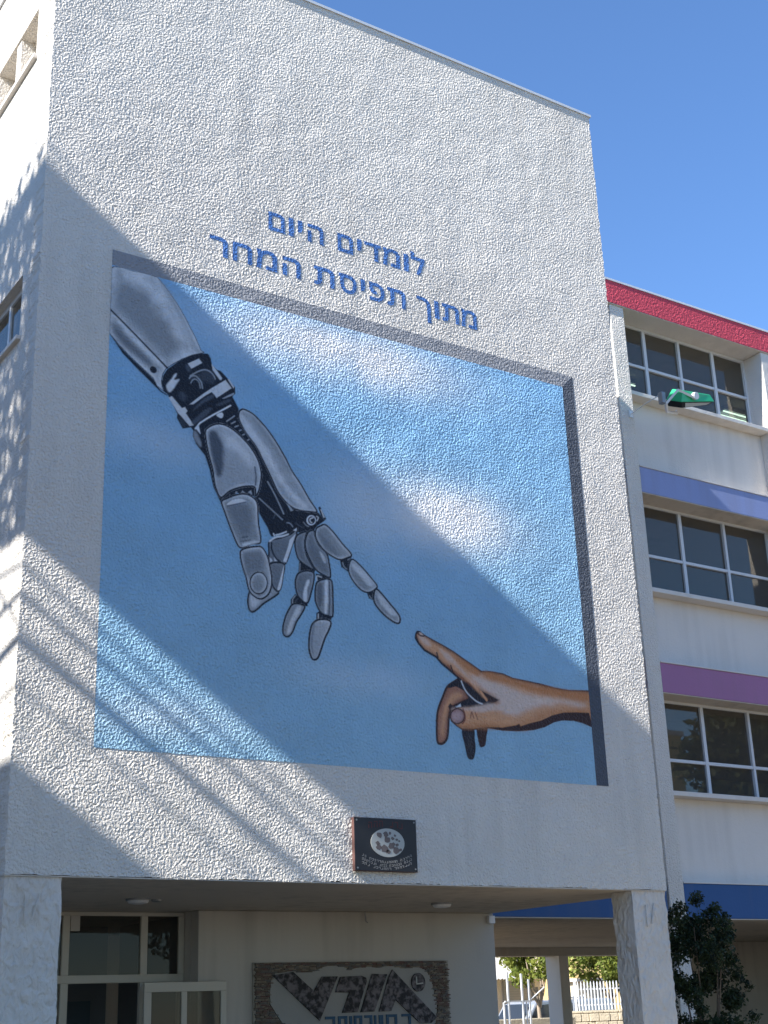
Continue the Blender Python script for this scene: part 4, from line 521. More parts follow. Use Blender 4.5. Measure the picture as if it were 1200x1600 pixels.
for zz, s0, n_, gp in ((3.052, 0.075, 21, (0.12, 0.43, 0.74)), (3.017, 0.072, 24, (0.3, 0.52, 0.83)), (2.986, 0.066, 19, (0.2, 0.62))): strokes(7.91, zz, 7.61, 8.22, s0, 0.023, n_, M_chalk, 'text_line', gp)
for x in (px0 + 0.03, px1 - 0.03):
    for z in (pz0 + 0.03, pz1 - 0.03): m = MB(); m.tube([(x, YF - 0.0542, z), (x, YF - 0.06, z)], 0.009, 8); m.build('screw', M_steel, plq)

# ------------------------------------------------------------------ stone logo panel on the entrance wall
YS = YE - 0.05
def sp(x, z):   # panel sketch units (upper half in view) -> metres on the wall
    return (8.079 + x * 0.002452, 2.352 - z * 0.00206) if z < 120 else (8.079 + x * 0.002452, 2.337 - z * 0.001935 - (z - 120) * 0.00006)
logo = thing('stone_logo_panel', 'split-stone wall panel with big dark slanting letters on a pale field', 'sign', (9.58, YE, 0.9))
MB().box(8.16, 11.01, YS + 0.02, YE - 0.002, 0.95, 2.24).build('backing', M_mortar, logo)
FIELD = [(125, 160), (118, 230), (120, 290), (150, 340), (185, 395), (260, 430), (330, 470), (700, 520), (1000, 500), (1090, 430), (1098, 395), (1105, 310), (1088, 240), (1075, 170), (1045, 115), (1005, 95), (950, 95), (900, 100), (850, 86), (800, 85), (745, 95), (690, 86), (620, 92), (570, 106), (545, 86), (480, 78), (420, 84), (395, 95), (372, 108), (300, 112), (245, 106), (190, 112), (150, 118)]
def in_poly(x, z, P):
    r = False
    for i in range(len(P)):
        (x1, z1), (x2, z2) = P[i], P[i - 1]
        if (z1 > z) != (z2 > z) and x < (x2 - x1) * (z - z1) / (z2 - z1) + x1: r = not r
    return r
FM = [sp(*p) for p in FIELD]
mats = [mat('split_stone_%s' % n, c, 0.9, 0.3, 14, bump=0.8, bscale=60, bdist=0.006) for n, c in (('brown', (0.15, 0.115, 0.085)), ('grey', (0.14, 0.13, 0.12)), ('red', (0.15, 0.085, 0.07)), ('sand', (0.24, 0.20, 0.15)))]
bb = [MB() for _ in mats]; rnd = random.Random(4); z = 0.955
while z < 2.232:
    h = rnd.uniform(0.011, 0.019); x = 8.163 + rnd.uniform(0, 0.03)
    while x < 10.95:
        l = rnd.uniform(0.03, 0.085); xe = min(x + l, 11.008)
        if not in_poly((x + xe) / 2, z + h / 2, FM): bb[rnd.choice((0, 0, 1, 1, 2, 3))].box(x, xe - 0.004, YS - rnd.uniform(0, 0.018), YS + 0.022, z, min(z + h, 2.236) - 0.003)
        x = xe
    z += h
for mm_, m_ in zip(bb, mats): mm_.build('split_stone', m_, logo, kind='stuff', fix=False)
fm = MB(); fm.prism(FM, 'y', YS - 0.006, YS + 0.021); fm.build('pale_field', mat('pale_field_plaster', (0.33, 0.315, 0.285), 0.85, 0.08, 6, bump=0.4, bscale=40, bdist=0.004), logo)
M_let = mat('dark_mosaic', (0.09, 0.078, 0.078), 0.6, 0.8, 16, bump=0.7, bscale=40, bdist=0.008, con=True)
M_let2 = mat('blue_mosaic', (0.035, 0.085, 0.14), 0.6, 0.3, 14)
for P in ([(130, 128), (245, 110), (362, 222), (408, 140), (500, 140), (392, 392)],
          [(515, 142), (640, 138), (668, 150), (672, 172), (650, 232), (612, 350), (522, 352), (566, 235), (485, 232)],
          [(705, 128), (797, 132), (712, 350), (630, 352)],
          [(830, 105), (862, 140), (1095, 395), (1060, 430), (990, 430), (842, 285), (815, 350), (740, 352), (805, 150)]):
    o = MB(); o.prism([sp(*p) for p in P], 'y', YS - 0.03, YS - 0.0062); o.build('logo_letter', M_let, logo, bevel=0.004)
o = MB(); o.prism([sp(988 + 42 * math.cos(t), 184 + 56 * math.sin(t)) for t in th], 'y', YS - 0.03, YS - 0.0062); disc = o.build('logo_disc', M_let, logo)
o = MB(); o.prism([sp(972, 150), sp(978, 150), sp(978, 190), sp(1014, 186), sp(1016, 194), sp(972, 198)], 'y', YS - 0.034, YS - 0.0302); o.build('disc_line', fm and M_emb, disc)
for x0, x1, k in ((425, 482, 0), (500, 552, 1), (566, 580, 2), (592, 640, 1), (655, 700, 0), (712, 724, 2), (740, 765, 2), (785, 850, 1), (880, 935, 0)):
    o = MB(); q = lambda a, b, c, d: o.prism([sp(a, b), sp(c, b), sp(c, d), sp(a, d)], 'y', YS - 0.02, YS - 0.0062)
    if k == 2: q(x0, 372, x1, 450)
    else:
        q(x0, 370, x1, 386); q(x1 - 14, 386.4, x1, 450)
        if k == 1: q(x0, 386.4, x0 + 14, 450)
        else: q(x0, 434, x1 - 14.4, 450)
    o.build('blue_letter', M_let2, logo)

# ------------------------------------------------------------------ the wing behind
YW, YP = 15.36, 15.81
wing = thing('school_wing', 'three storey white school wing with red blue and purple window bands', 'building', (15.3, YW, 0))
PX = [15.13 + 3.81 * i for i in range(5)]                                     # pilasters' left edges
bays = [(11.83, 15.128)] + [(PX[i] + 0.362, PX[i + 1] - 0.002) for i in range(4)]
for x in PX: MB().box(x + (0.045 if x < 16 else 0), x + 0.36, YW, YP + 0.1, 0, 13.018).build('pilaster', M_cast if x < 16 else M_white, wing, bevel=0.01)
bz = [(2.80, 3.305), (6.225, 6.70), (9.60, 10.05)]; sill = [4.69, 7.96, 11.47]; head = [6.222, 9.597, 13.018]; trans = [5.25, 8.67, 12.23]
MB().box(11.83, PX[-1] + 0.36, YW - 0.032, YW + 0.3, 13.03, 13.47).build('roof_band', M_red, wing, bevel=0.008)
MB().box(11.83, PX[-1] + 0.36, YW - 0.028, YP + 0.1, 13.022, 13.028).build('roof_soffit', M_white, wing)
MB().box(11.83, PX[-1] + 0.36, YW - 0.043, YP + 0.2, 13.472, 13.51).build('roof_cap', M_metal, wing)
for k in range(3):
    for i, (x0, x1) in enumerate(bays):
        bnd = MB().box(x0, x1, YW + 0.004, YP + 0.09, bz[k][0], bz[k][1]).build('colour_band', (M_royal, M_purple, M_blue)[k], wing, bevel=0.006)
        MB().box(x0, x1, YW - 0.012, YW + 0.27, bz[k][1] + 0.002, bz[k][1] + 0.022).build('band_cap', M_white, bnd)
        MB().box(x0, x1, YW + 0.01, YP + 0.088, bz[k][0] - 0.014, bz[k][0] - 0.003).build('band_soffit', M_soffit, bnd)
        if i == 0: MB().box(x0, x1, YW + 0.27, YP, bz[k][1] + 0.025, head[k]).build('spandrel_wall', M_white, wing); continue
        MB().box(x0, x1, YW + 0.27, YP - 0.04, bz[k][1] + 0.025, sill[k] - 0.075).build('spandrel_wall', M_white, wing)
        MB().box(x0, x1, YW + 0.03, YP + 0.05, sill[k] - 0.072, sill[k]).build('window_ledge', M_white, wing, bevel=0.006)
        n_p = 4 if k == 2 else 3; t = 0.055; y0, y1 = YP - 0.03, YP + 0.03
        first = {2: 0.85, 1: 1.24, 0: 1.24}[k]; step = {2: 0.868, 1: 1.085, 0: 1.105}[k]
        xs = [x0] + [x0 + first + step * j for j in range(n_p - 1)] + [x1]
        f = MB(); f.box(x0, x1, y0, y1, sill[k] + 0.002, sill[k] + t); f.box(x0, x1, y0, y1, head[k] - 0.05, head[k])
        f.box(x0, x0 + 0.04, y0, y1, sill[k] + t, head[k] - 0.05); f.box(x1 - 0.04, x1, y0, y1, sill[k] + t, head[k] - 0.05)
        for x in xs[1:-1]: f.box(x - t / 2, x + t / 2, y0, y1, sill[k] + t, head[k] - 0.05)
        for j in range(len(xs) - 1): f.box(xs[j] + 0.03, xs[j + 1] - 0.03, y0 + 0.004, y1 - 0.004, trans[k] - 0.025, trans[k] + 0.025)
        # sliding sashes set back behind the frame
        for j in range(1, len(xs) - 1, 2): f.box(xs[j] + t / 2, xs[j] + t / 2 + 0.035, y0 + 0.02, y1 + 0.02, sill[k] + t, head[k] - 0.05)
        wdw = f.build('window', M_alu, wing, bevel=0.003)
        for j in range(len(xs) - 1):
            for z0, z1 in ((sill[k] + t, trans[k] - 0.02), (trans[k] + 0.02, head[k] - 0.05)):
                yy = YP + 0.005 + 0.014 * (j % 2)
                MB().box(xs[j] + 0.02, xs[j + 1] - 0.02, yy, yy + 0.006, z0, z1).build('pane', M_glass, wdw)
# floors, rooms behind the glass, open ground storey on rear columns
XE = PX[-1] + 0.36
for z0, z1 in ((2.95, 3.3), (6.23, 6.55), (9.605, 9.9), (13.032, 13.4)):
    MB().box(11.83, XE, YP + 0.105, 26.79, z0, z1).build('floor_slab', M_soffit, wing)
for z0, z1 in ((3.302, 6.228), (6.552, 9.603), (9.902, 13.038)):
    MB().box(11.83, XE, 21.5, 21.6, z0, z1).build('room_wall', M_room, wing)
    MB().box(11.83, XE, 26.6, 26.8, z0, z1).build('rear_wall', M_white, wing)
    MB().box(XE - 0.2, XE, YP + 0.11, 26.59, z0, z1).build('end_wall', M_white, wing)
    MB().box(11.83, 12.03, YP + 0.11, 26.59, z0, z1).build('end_wall', M_white, wing)
MB().box(11.83, XE, 26.0, 26.5, 2.765, 2.948).build('rear_beam', M_soffit, wing)
for x in (14.4, 21.94, 29.2): MB().box(x, x + 0.28, 26.0, 26.5, 0, 2.763).build('column', M_white, wing, bevel=0.01)
MB().box(23.4, XE, 24.0, 24.2, 0, 2.945).build('ground_wall', M_cream, wing)
MB().box(XE - 0.2, XE, 16.2, 23.9, 0, 2.945).build('ground_wall', M_cream, wing)
m = MB(); m.tube([(11.9, 15.98, 2.86), (22, 15.98, 2.86)], 0.022, 8); m.build('conduit', M_metal, wing)
m = MB(); m.tube([(9.75, 15.26, 2.836), (9.75, 15.25, 2.72), (9.77, 15.23, 2.70)], 0.008, 6); m.build('hook', M_steel, block)
m = MB(); m.box(11.70, 11.80, 15.24, 15.295, 2.70, 2.80); m.build('junction_box', M_metal, block, bevel=0.006)
# lit fluorescent tubes on the top floor's ceiling
for i, (x0, x1) in enumerate(((16.45, 17.72), (20.15, 21.4))):
    L = thing('fluorescent_light', ('lit twin-tube light seen through the top window beside the pilaster', 'lit twin-tube light seen through the far end of the top window')[i], 'lamp', (x0, 17.45, 12.9), 'lit tubes inside the top floor')
    MB().box(x0, x1, 17.44, 17.67, 12.94, 13.03).build('batten', M_steel, L)
    for y in (17.47, 17.64):
        m = MB(); m.tube([(x0, y, 12.91), (x1, y, 12.91)], 0.016, 8); m.build('tube', M_tube, L)

# ------------------------------------------------------------------ green floodlight on its arm
fl = thing('floodlight', 'green floodlight on a white bracket arm in front of the top window', 'floodlight', (15.45, 15.36, 10.9))
m = MB(); m.tube([(15.40, 15.34, 10.97), (15.3, 14.9, 10.96), (15.28, 14.5, 10.97)], 0.009, 8); m.build('arm', M_metal, fl)
m = MB(); m.box(15.36, 15.44, 15.335, 15.358, 10.91, 11.03); m.build('wall_plate', M_metal, fl, bevel=0.004)
m = MB(); m.box(15.25, 15.33, 14.45, 14.55, 10.80, 11.00); m.build('gear_box', M_steel, fl, bevel=0.008)
m = MB()                                                   # square U yoke holding the housing on both sides
for a, b in (((15.34, 14.47, 10.80), (15.47, 14.30, 11.01)), ((15.47, 14.30, 11.01), (15.82, 14.27, 10.93)), ((15.34, 14.47, 10.80), (15.50, 14.62, 10.75)), ((15.50, 14.62, 10.75), (15.78, 14.66, 10.80))): m.tube([a, b], 0.026, 4)
m.build('yoke', M_metal, fl)
# housing: a tapered trough, deep at the near end, its glass tilted down
def hp(u, v, w):     # u along the body, v across (depth), w up; the body tilts up to the far end
    o = Vector((15.52, 14.48, 10.86)); a = Vector((0.97, 0.02, 0.24)).normalized(); c = Vector((0, 0.88, 0.47)); c = (c - a * c.dot(a)).normalized(); d = a.cross(c)
    return tuple(o + a * u + c * v + d * w)
TOP = [(0.06, -0.12, 0.22), (0.06, 0.10, 0.22), (0.74, 0.12, 0.14), (0.74, -0.14, 0.14)]; MID = [(0.0, -0.17, 0.03), (0.0, 0.17, 0.03), (0.80, 0.20, 0.03), (0.80, -0.20, 0.03)]
m = MB(); m.v = [hp(*p) for p in TOP + MID]; m.f = [(0, 1, 2, 3), (0, 4, 5, 1), (1, 5, 6, 2), (2, 6, 7, 3), (3, 7, 4, 0), (4, 7, 6, 5)]; hs = m.build('housing', M_green, fl, bevel=0.012)
LOW = [(0.05, -0.15, -0.07), (0.05, 0.15, -0.07), (0.66, 0.17, -0.03), (0.66, -0.17, -0.03)]; MI2 = [(0.0, -0.165, 0.028), (0.0, 0.165, 0.028), (0.79, 0.19, 0.028), (0.79, -0.19, 0.028)]
m = MB(); m.v = [hp(*p) for p in MI2 + LOW]; m.f = [(0, 1, 2, 3), (0, 4, 5, 1), (1, 5, 6, 2), (2, 6, 7, 3), (3, 7, 4, 0), (4, 7, 6, 5)]; m.build('visor', M_rubber, fl, bevel=0.008)
m = MB(); m.quad(hp(0.10, -0.168, 0.016), hp(0.72, -0.188, 0.016), hp(0.62, -0.176, -0.024), hp(0.12, -0.158, -0.056)); m.build('glass', mat('lamp_glass', (0.42, 0.43, 0.40), 0.15, 0.05, 4, spec=0.6), fl)
m = MB(); m.tube([hp(0.32, -0.145, 0.12), hp(0.32, -0.205, 0.135)], 0.062, 16); m.build('knob', M_metal, fl)
m = MB(); m.tube([(15.52, 14.45, 10.70), (15.44, 14.35, 10.66)], 0.010, 6); m.build('cable_gland', M_metal, fl)

# ------------------------------------------------------------------ vegetation
def leaves(pts, size, seed, aspect=2.0):
    r = np.random.default_rng(seed); n = len(pts); P = np.array(pts)
    d = r.normal(size=(n, 3)); d[:, 2] -= 0.25; d /= np.linalg.norm(d, axis=1)[:, None]
    q = r.normal(size=(n, 3)); s = np.cross(d, q); s /= np.linalg.norm(s, axis=1)[:, None]; nn = np.cross(d, s)
    L = size * r.uniform(0.7, 1.35, n)[:, None]; W = L / aspect / 2
    a = P - d * L / 2; b = P + s * W + nn * L * 0.08; c = P + d * L / 2; e = P - s * W + nn * L * 0.08
    V = np.stack([a, b, c, e], 1).reshape(-1, 3); i = np.arange(n) * 4
    F = np.concatenate([np.stack([i, i + 1, i + 2], 1), np.stack([i, i + 2, i + 3], 1)])
    return V, F
def leaf_obj(name, pts, size, seed, m, parent, aspect=2.0):
    V, F = leaves(pts, size, seed, aspect); off = parent_loc(parent); V = V - np.array(off)
    me = bpy.data.meshes.new(name); me.vertices.add(len(V)); me.vertices.foreach_set('co', V.astype(np.float32).ravel())
    me.loops.add(F.size); me.loops.foreach_set('vertex_index', F.astype(np.int32).ravel()); me.polygons.add(len(F)); me.polygons.foreach_set('loop_start', np.arange(0, F.size, 3, dtype=np.int32)); me.update(calc_edges=True)
    me.materials.append(m); return link(name, me, parent)
def clumps(blobs, n, seed, shell=0.55):
    """points on and in many small clumps (x, y, z, r): dense outside, thin inside, gaps between"""
    r = np.random.default_rng(seed); B = np.array(blobs); wgt = B[:, 3] ** 2; k = r.choice(len(B), n, p=wgt / wgt.sum())
    d = r.normal(size=(n, 3)); d /= np.linalg.norm(d, axis=1)[:, None]; rad = B[k, 3] * (shell + (1 - shell) * r.random(n)) * r.uniform(0.75, 1.1, n)
    return B[k, :3] + d * rad[:, None]
rnd = random.Random(21)
sh = thing('ficus_shrub', 'dark leafy young ficus growing in front of the wing beside the pillar', 'shrub', (13.36, 13.1, 0))
bl = []
for i in range(46):
    z = rnd.uniform(0.9, 2.75); half = 0.50 if z < 2.2 else 0.50 - (z - 2.2) * 0.45
    a = rnd.uniform(0, 6.28); q = half * math.sqrt(rnd.random())
    bl.append((13.34 + q * math.cos(a), 13.1 + q * math.sin(a), z, rnd.uniform(0.12, 0.23)))
bl += [(12.95, 12.95, 2.72, 0.12), (12.86, 13.0, 2.62, 0.12), (13.36, 13.05, 2.86, 0.12), (13.78, 13.0, 2.62, 0.10), (13.62, 13.0, 2.72, 0.11), (13.82, 13.0, 2.38, 0.09), (13.9, 13.0, 1.92, 0.13), (14.02, 12.95, 1.80, 0.08), (13.75, 13.0, 1.62, 0.15), (14.05, 12.95, 1.42, 0.1), (12.82, 13.0, 2.1, 0.12)]
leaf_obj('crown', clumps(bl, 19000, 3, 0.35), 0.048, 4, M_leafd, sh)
tw = MB()
for i in range(5):
    a = i * 1.3; x, y = 13.36 + 0.07 * math.cos(a), 13.1 + 0.07 * math.sin(a)
    tw.tube([(x, y, 0), (x + 0.05 * math.cos(a), y + 0.03, 0.8), (x + 0.16 * math.cos(a), y + 0.1 * math.sin(a), 1.6), (x + 0.3 * math.cos(a), y + 0.25 * math.sin(a), 2.5)], [0.022, 0.016, 0.011, 0.004], 6)
tw.build('trunk', M_bark, sh)

def tree(label, x, y, h_trunk, blobs, n, size, leaf, seed, bark=M_bark, r0=0.12, group=None, limbs=6):
    t = thing('tree', label, 'tree', (x, y, 0), group); r = random.Random(seed)
    m = MB(); m.tube([(x, y, 0), (x + r.uniform(-.1, .1), y, h_trunk * 0.5), (x + r.uniform(-.15, .15), y, h_trunk)], [r0, r0 * 0.85, r0 * 0.6], 9); tk = m.build('trunk', bark, t)
    m = MB()
    for b in r.sample(list(blobs), min(limbs, len(blobs))):
        mid = ((x + b[0]) / 2 + r.uniform(-.1, .1), (y + b[1]) / 2, (h_trunk * 0.8 + b[2]) / 2)
        m.tube([(x, y, h_trunk * 0.75), mid, b[:3]], [r0 * 0.45, r0 * 0.3, r0 * 0.1], 6)
    m.build('branch', bark, t)
    leaf_obj('crown', clumps(blobs, n, seed), size, seed + 1, leaf, t)
    return t
def ball(cx, cy, cz, rx, ry, rz, n, br, seed):
    r = random.Random(seed); o = []
    while len(o) < n:
        p = [r.uniform(-1, 1) for _ in range(3)]
        if sum(c * c for c in p) < 1: o.append((cx + p[0] * rx, cy + p[1] * ry, cz + p[2] * rz, br * r.uniform(0.6, 1.3)))
    return o
# trees seen through the passage
tree('small sunlit tree with forked pale trunks behind the passage gate', 26.2, 32.0, 2.2, ball(26.0, 32, 2.85, 0.8, 0.8, 0.75, 30, 0.28, 5), 3000, 0.15, M_leafg, 7, M_palebark, 0.07, 'trees behind the passage')
tree('yellow-green tree hanging over the white picket fence', 35.2, 39.0, 2.4, ball(35.3, 39, 3.35, 1.7, 1.2, 1.0, 44, 0.4, 9), 5500, 0.18, M_leafg, 11, M_bark, 0.1, 'trees behind the passage')
# ------------------------------------------------------------------ street behind the passage
# white picket fence on a stone wall
Yf = 34.0
sw = thing('stone_wall', 'low sunlit limestone wall under the white picket fence', 'wall', (30, Yf, 0))
MB().box(28.9, 33.0, Yf + 0.06, Yf + 0.4, 0, 1.52).build('core', M_mortar, sw)
rnd = random.Random(3); z = 0.0
sm = None
while z < 1.45:
    h = rnd.uniform(0.16, 0.26); x = 28.9
    if z + h > 1.52: h = 1.52 - z
    while x < 33:
        l = rnd.uniform(0.22, 0.5); xe = min(33, x + l)
        MB().box(x + 0.008, xe - 0.008, Yf - rnd.uniform(0, 0.04), Yf + 0.062, z + 0.008, z + h - 0.008).build('stone', M_stone, sw, bevel=0.015); x = xe
    z += h
sw.rotation_euler.z = -0.42
fc = thing('picket_fence', 'white metal picket fence standing on the limestone wall', 'fence', (30, Yf, 1.52))
for z in (1.66, 2.12): MB().box(29.5, 33.0, Yf + 0.19, Yf + 0.22, z, z + 0.04).build('rail', M_metal, fc)
pk = None
for i in range(33):
    x = 29.52 + i * 0.104
    if pk is None:
        m = MB(); m.prism([(x, 1.53), (x + 0.034, 1.53), (x + 0.034, 2.31), (x + 0.017, 2.37), (x, 2.31)], 'y', Yf + 0.16, Yf + 0.186); pk = m.build('picket', M_metal, fc)
    else: part_copy(pk, fc, (0.104 * i, 0, 0))
for x in (29.42, 31.2, 33.0): MB().box(x, x + 0.06, Yf + 0.17, Yf + 0.24, 1.52, 2.42).build('post', M_metal, fc)
fc.rotation_euler.z = -0.42
f2 = thing('picket_fence', 'lower white picket fence beside the tan hut', 'fence', (30.6, 36, 1.3))
for z in (1.42, 1.9): MB().box(30.45, 31.4, 36.03, 36.06, z, z + 0.04).build('rail', M_metal, f2)
pk = None
for i in range(8):
    x = 30.47 + i * 0.12
    if pk is None: m = MB(); m.prism([(x, 1.3), (x + 0.05, 1.3), (x + 0.05, 1.96), (x + 0.025, 2.02), (x, 1.96)], 'y', 36.0, 36.026); pk = m.build('picket', M_metal, f2)
    else: part_copy(pk, f2, (0.12 * i, 0, 0))
f2b = MB().box(30.45, 31.4, 36.0, 36.2, 0, 1.29); f2b.build('kerb_wall', M_stone, f2)
# ochre house and hut
oh = thing('ochre_house', 'sunlit ochre house wall behind the picket fence', 'house', (40, 44, 0))
MB().box(38.2, 44, 44, 48, 0, 4.2).build('wall', M_ochre, oh); MB().box(38.0, 44.2, 43.8, 48.2, 4.2, 4.4).build('roof', M_white, oh)
hu = thing('hut', 'small tan hut with a flat roof beside the ochre house', 'hut', (37.6, 43, 0))
MB().box(36.6, 37.9, 42.4, 43.6, 0, 2.55).build('wall', M_stone, hu); MB().box(36.4, 38.05, 42.2, 43.8, 2.55, 2.66).build('roof', M_cream, hu)
oh.rotation_euler.z = -0.35
# white shop house with awning, shutter, window
wh = thing('shop_house', 'white house over a shop with scalloped awning and grey shutter', 'house', (38, 47, 0))
MB().box(33.0, 41.5, 48.0, 54, 2.95, 7.0).build('upper_wall', M_white, wh)
MB().box(33.0, 41.5, 48.5, 54, 0, 2.945).build('shop_wall', M_cream, wh)
wv = MB(); wv.box(37.45, 37.55, 47.95, 47.998, 3.1, 4.4); wv.box(38.35, 38.45, 47.95, 47.998, 3.1, 4.4); wv.box(37.45, 38.45, 47.93, 47.998, 3.02, 3.1); ww = wv.build('window', M_alu, wh)
MB().box(37.55, 38.35, 47.96, 47.998, 3.1, 4.4).build('pane', mat('dark_pane', (0.04, 0.045, 0.05), 0.2, 0.1, 2), ww)
aw = MB(); ex = [35.0 + 0.15 * i for i in range(18)]
for i in range(17): aw.v += []; aw.prism([(ex[i], 2.98), (ex[i + 1], 2.98), (ex[i + 1], 2.86), ((ex[i] + ex[i + 1]) / 2, 2.80), (ex[i], 2.86)], 'y', 46.95, 46.98)
aw.prism([(46.98, 2.98), (48.48, 3.1 - 0.16), (48.48, 2.9), (46.98, 2.94)], 'x', 35.0, 37.55); aw.build('awning', M_metal, wh)
MB().box(35.6, 36.85, 48.44, 48.498, 1.9, 2.6).build('shop_window', mat('dark_shop_pane', (0.05, 0.05, 0.05), 0.3, 0.1, 2), wh)
st = MB()
for i in range(22): st.box(37.3, 38.7, 48.43 - 0.015 * (i % 2), 48.498, 0.6 + i * 0.1, 0.6 + i * 0.1 + 0.095)
st.build('roller_shutter', M_shutter, wh)
wh.rotation_euler.z = -0.35
# gate frame of thin posts
gt = thing('steel_gate', 'open frame gate of thin pale steel posts behind the passage', 'gate', (23.8, 30, 0))
for x, z in ((23.5, 2.55), (23.97, 2.5), (24.2, 2.36)): MB().box(x, x + 0.045, 30, 30.045, 0, z).build('post', M_metal, gt)
MB().box(23.40, 24.3, 30.003, 30.042, 1.8, 1.84).build('rail', M_metal, gt); MB().box(23.35, 23.39, 30, 30.04, 0, 1.8).build('post', M_metal, gt); MB().box(24.1, 24.13, 30.01, 30.04, 0, 1.8).build('post', M_metal, gt)
m = MB(); m.tube([(24.24, 30.02, 1.84), (24.75, 30.02, 2.15)], 0.02, 6); m.build('brace', M_metal, gt)
lw = MB().box(23.9, 26.6, 31.0, 31.3, 0, 1.38).build('low_wall', M_stone, bevel=0.02); tag(lw, 'low cream stone wall end behind the steel gate', 'wall')
# silver van
van = thing('parked_van', 'silver van parked behind the steel gate, nose to the left', 'van', (30.6, 38, 0))
prof = [(29.05, 0.35), (29.03, 1.0), (29.2, 1.15), (29.75, 1.25), (30.15, 1.78), (30.5, 1.88), (33.4, 1.9), (33.55, 1.75), (33.6, 0.35)]
m = MB(); m.prism([(p[0], p[1]) for p in prof], 'y', 37.1, 38.8); m.build('body', M_silver, van, bevel=0.06)
M_cg = mat('car_glass', (0.03, 0.035, 0.04), 0.1, 0.1, 2, spec=0.6)
m = MB(); m.prism([(29.9, 1.28), (30.22, 1.72), (30.75, 1.76), (30.75, 1.28)], 'y', 37.085, 37.098); m.build('side_window', M_cg, van)
m = MB(); m.prism([(30.83, 1.28), (30.83, 1.76), (32.0, 1.78), (32.0, 1.28)], 'y', 37.085, 37.098); m.build('side_window', M_cg, van)
m = MB(); m.v = [(29.74, 37.25, 1.27), (29.74, 38.65, 1.27), (30.11, 38.6, 1.77), (30.11, 37.3, 1.77)]; m.v = [(a - 0.02, b, c + 0.015) for a, b, c in m.v]; m.f = [(0, 1, 2, 3)]; m.build('windscreen', M_cg, van)
for x in (29.85, 32.8):
    m = MB(); m.tube([(x, 37.06, 0.33), (x, 37.3, 0.33)], 0.33, 18); wl = m.build('wheel', M_rubber, van); m = MB(); m.tube([(x, 37.04, 0.33), (x, 37.058, 0.33)], 0.2, 14); m.build('rim', M_steel, wl)
m = MB(); m.box(29.0, 29.03, 37.2, 37.55, 0.82, 0.98); m.build('headlight', M_metal, van)
m = MB(); m.box(29.85, 30.0, 36.9, 37.08, 1.25, 1.42); m.build('mirror', M_rubber, van)

# ------------------------------------------------------------------ out of view, left and behind: shading tree, mirrored things, others added to cut light
def uw(u, wv, x): return (x, u + KS * x, wv - 0.685 * x)
r = np.random.default_rng(77)
bt = thing('tree', 'tall flat-crowned tree standing left of the white block and shading its wall', 'tree', (-5.1, 13.4, 0))
n = 30000
U = r.uniform(10.3, 15.5, n); WV = r.uniform(8.72, 12.78, n); XX = r.uniform(-6.2, -4.0, n)
wt = 12.80 - 0.05 * np.sin(U * 3.1) * (U > 11.6) - np.clip(U - 11.9, 0, 5) * 0.05; wb = 8.66 + 0.03 * np.sin(U * 2.3)
k = (WV < wt - 0.03) & (WV > wb) & (r.random(n) < np.where(U > 11.75, 0.42, 1.0))
# loose leaves along the top of the part over the side wall
n2 = 1300; U2 = r.uniform(11.6, 15.5, n2); W2 = 12.55 + r.exponential(0.13, n2) - np.clip(U2 - 11.9, 0, 5) * 0.05; X2 = r.uniform(-6.2, -4.0, n2)
UU = np.concatenate([U[k], U2]); WW = np.concatenate([WV[k], W2]); X3 = np.concatenate([XX[k], X2])
leaf_obj('crown', np.stack([X3, UU + KS * X3, WW - 0.685 * X3], 1), 0.16, 12, M_leaft, bt, 1.7)
m = MB(); m.tube([(-5.1, 14.0, 0), (-5.2, 13.9, 5), (-5.1, 13.8, 10.5), (-5.0, 13.5, 13.5)], [0.28, 0.22, 0.16, 0.06], 10); m.build('trunk', M_bark, bt)
m = MB()
for u0, w0, u1, w1, rr in ((13.6, 8.45, 10.6, 8.38, 0.035), (13.4, 7.9, 10.7, 8.16, 0.05), (13.5, 7.45, 10.9, 7.72, 0.075), (13.0, 7.15, 11.2, 7.26, 0.03), (12.6, 8.5, 11.2, 7.55, 0.03)):
    P = [uw(u0 + (u1 - u0) * t, w0 + (w1 - w0) * t + 0.04 * math.sin(5 * t + w0 * 3), -5.2 + 0.5 * t) for t in (0, 0.25, 0.5, 0.75, 1)]
    m.tube(P, [rr, rr * 0.9, rr * 0.8, rr * 0.7, rr * 0.55], 7)
m.build('branch', M_bark, bt)
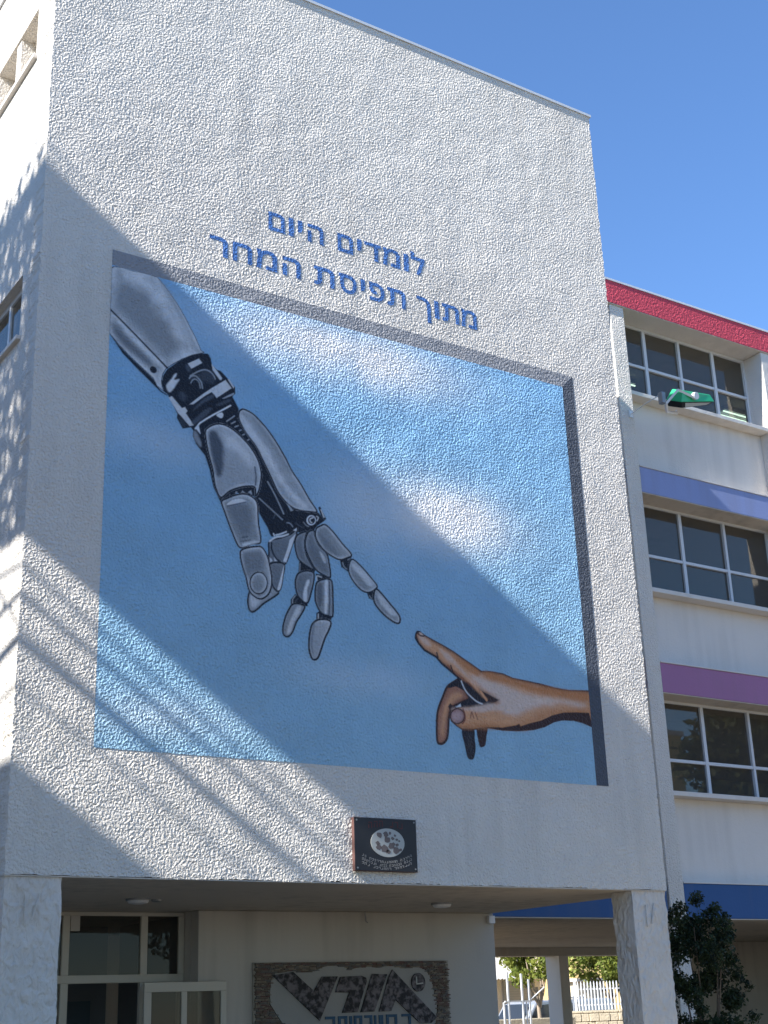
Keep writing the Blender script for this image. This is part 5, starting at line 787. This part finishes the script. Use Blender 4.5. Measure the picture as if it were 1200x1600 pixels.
# added building, its roof heights set to cast the low shade on the block
nb = thing('added_shade_building', 'flat-roofed cream building added out of view to shade the block low down', 'building', (-12, 20, 0))
zr = 6.6 + 0.685 * 8.0
MB().box(-18, -8, 6.5, 12.35, 0, zr - 0.4).build('wall', M_cream, nb); MB().box(-18.1, -8.0, 6.4, 12.4, zr - 0.398, zr).build('roof', M_white, nb)
MB().box(-18, -8, 12.352, 34, 0, zr - 1.2).build('wall', M_cream, nb); MB().box(-18.1, -8.0, 12.402, 34.1, zr - 1.198, zr - 0.8).build('roof', M_white, nb)
for i in range(5):
    for k in range(3):
        a = 11 + i * 4.5; f = MB(); f.box(-7.998, -7.95, a, a + 2.4, 1.2 + k * 3.3, 1.26 + k * 3.3); f.box(-7.998, -7.95, a, a + 2.4, 2.6 + k * 3.3, 2.66 + k * 3.3); f.box(-7.998, -7.95, a, a + 0.06, 1.26 + k * 3.3, 2.6 + k * 3.3); f.box(-7.998, -7.95, a + 2.34, a + 2.4, 1.26 + k * 3.3, 2.6 + k * 3.3); f.box(-7.998, -7.95, a + 1.17, a + 1.23, 1.26 + k * 3.3, 2.6 + k * 3.3)
        wq = f.build('window', M_alu, nb); MB().box(-7.99, -7.98, a + 0.06, a + 2.34, 1.26 + k * 3.3, 2.6 + k * 3.3).build('pane', M_cg, wq)
# trees and a house on the other side of the yard, reflected in the wing's windows
for i, (x, y, h, s) in enumerate(((41.6, -4, 13.5, 1.05), (48, -3, 16, 1.15))):
    tree(('broad leafy yard tree mirrored in the purple-banded windows', 'taller leafy yard tree mirrored in the far windows')[i], x, y, h * 0.45, ball(x, y, h * 0.68, 3.6 * s, 3.6 * s, 4.0 * s, 80, 1.2, 40 + i), 14000, 0.42, M_leaft, 50 + i, M_bark, 0.25, 'yard trees')
for i, (x, y, h, q) in enumerate(((-4.5, 4.0, 13, 1.0), (-8, -6, 14, 1.2), (3, -12, 13, 1.15), (13, -13, 12, 1.1), (23, -16, 12, 1.1))):  # unseen trees added to block low sky and darken the shaded walls
    tree(('broad tree added out of view beside the viewer to dim the block', 'tall tree added behind the viewer near the cream building to cut skylight', 'tree added straight behind the viewer to cut low skylight', 'round tree added behind the viewer opposite the block to cut skylight', 'tree added opposite the wing beyond the viewer to cut skylight')[i], x, y, h * 0.4, ball(x, y, h * 0.66, 3.2 * q, 3.2 * q, 4.2 * q, 70, 1.0, 80 + i), 7000, 0.42, M_leaft, 90 + i, M_bark, 0.25, 'yard trees')
bh = thing('apartment_house', 'beige apartment house across the yard mirrored in the lowest window', 'building', (72, -44, 0))
MB().box(70, 77.6, -52, -44, 0, 21.0).build('wall', M_ochre, bh); MB().box(69.8, 77.8, -52.2, -43.8, 21.0, 21.4).build('roof', M_white, bh)
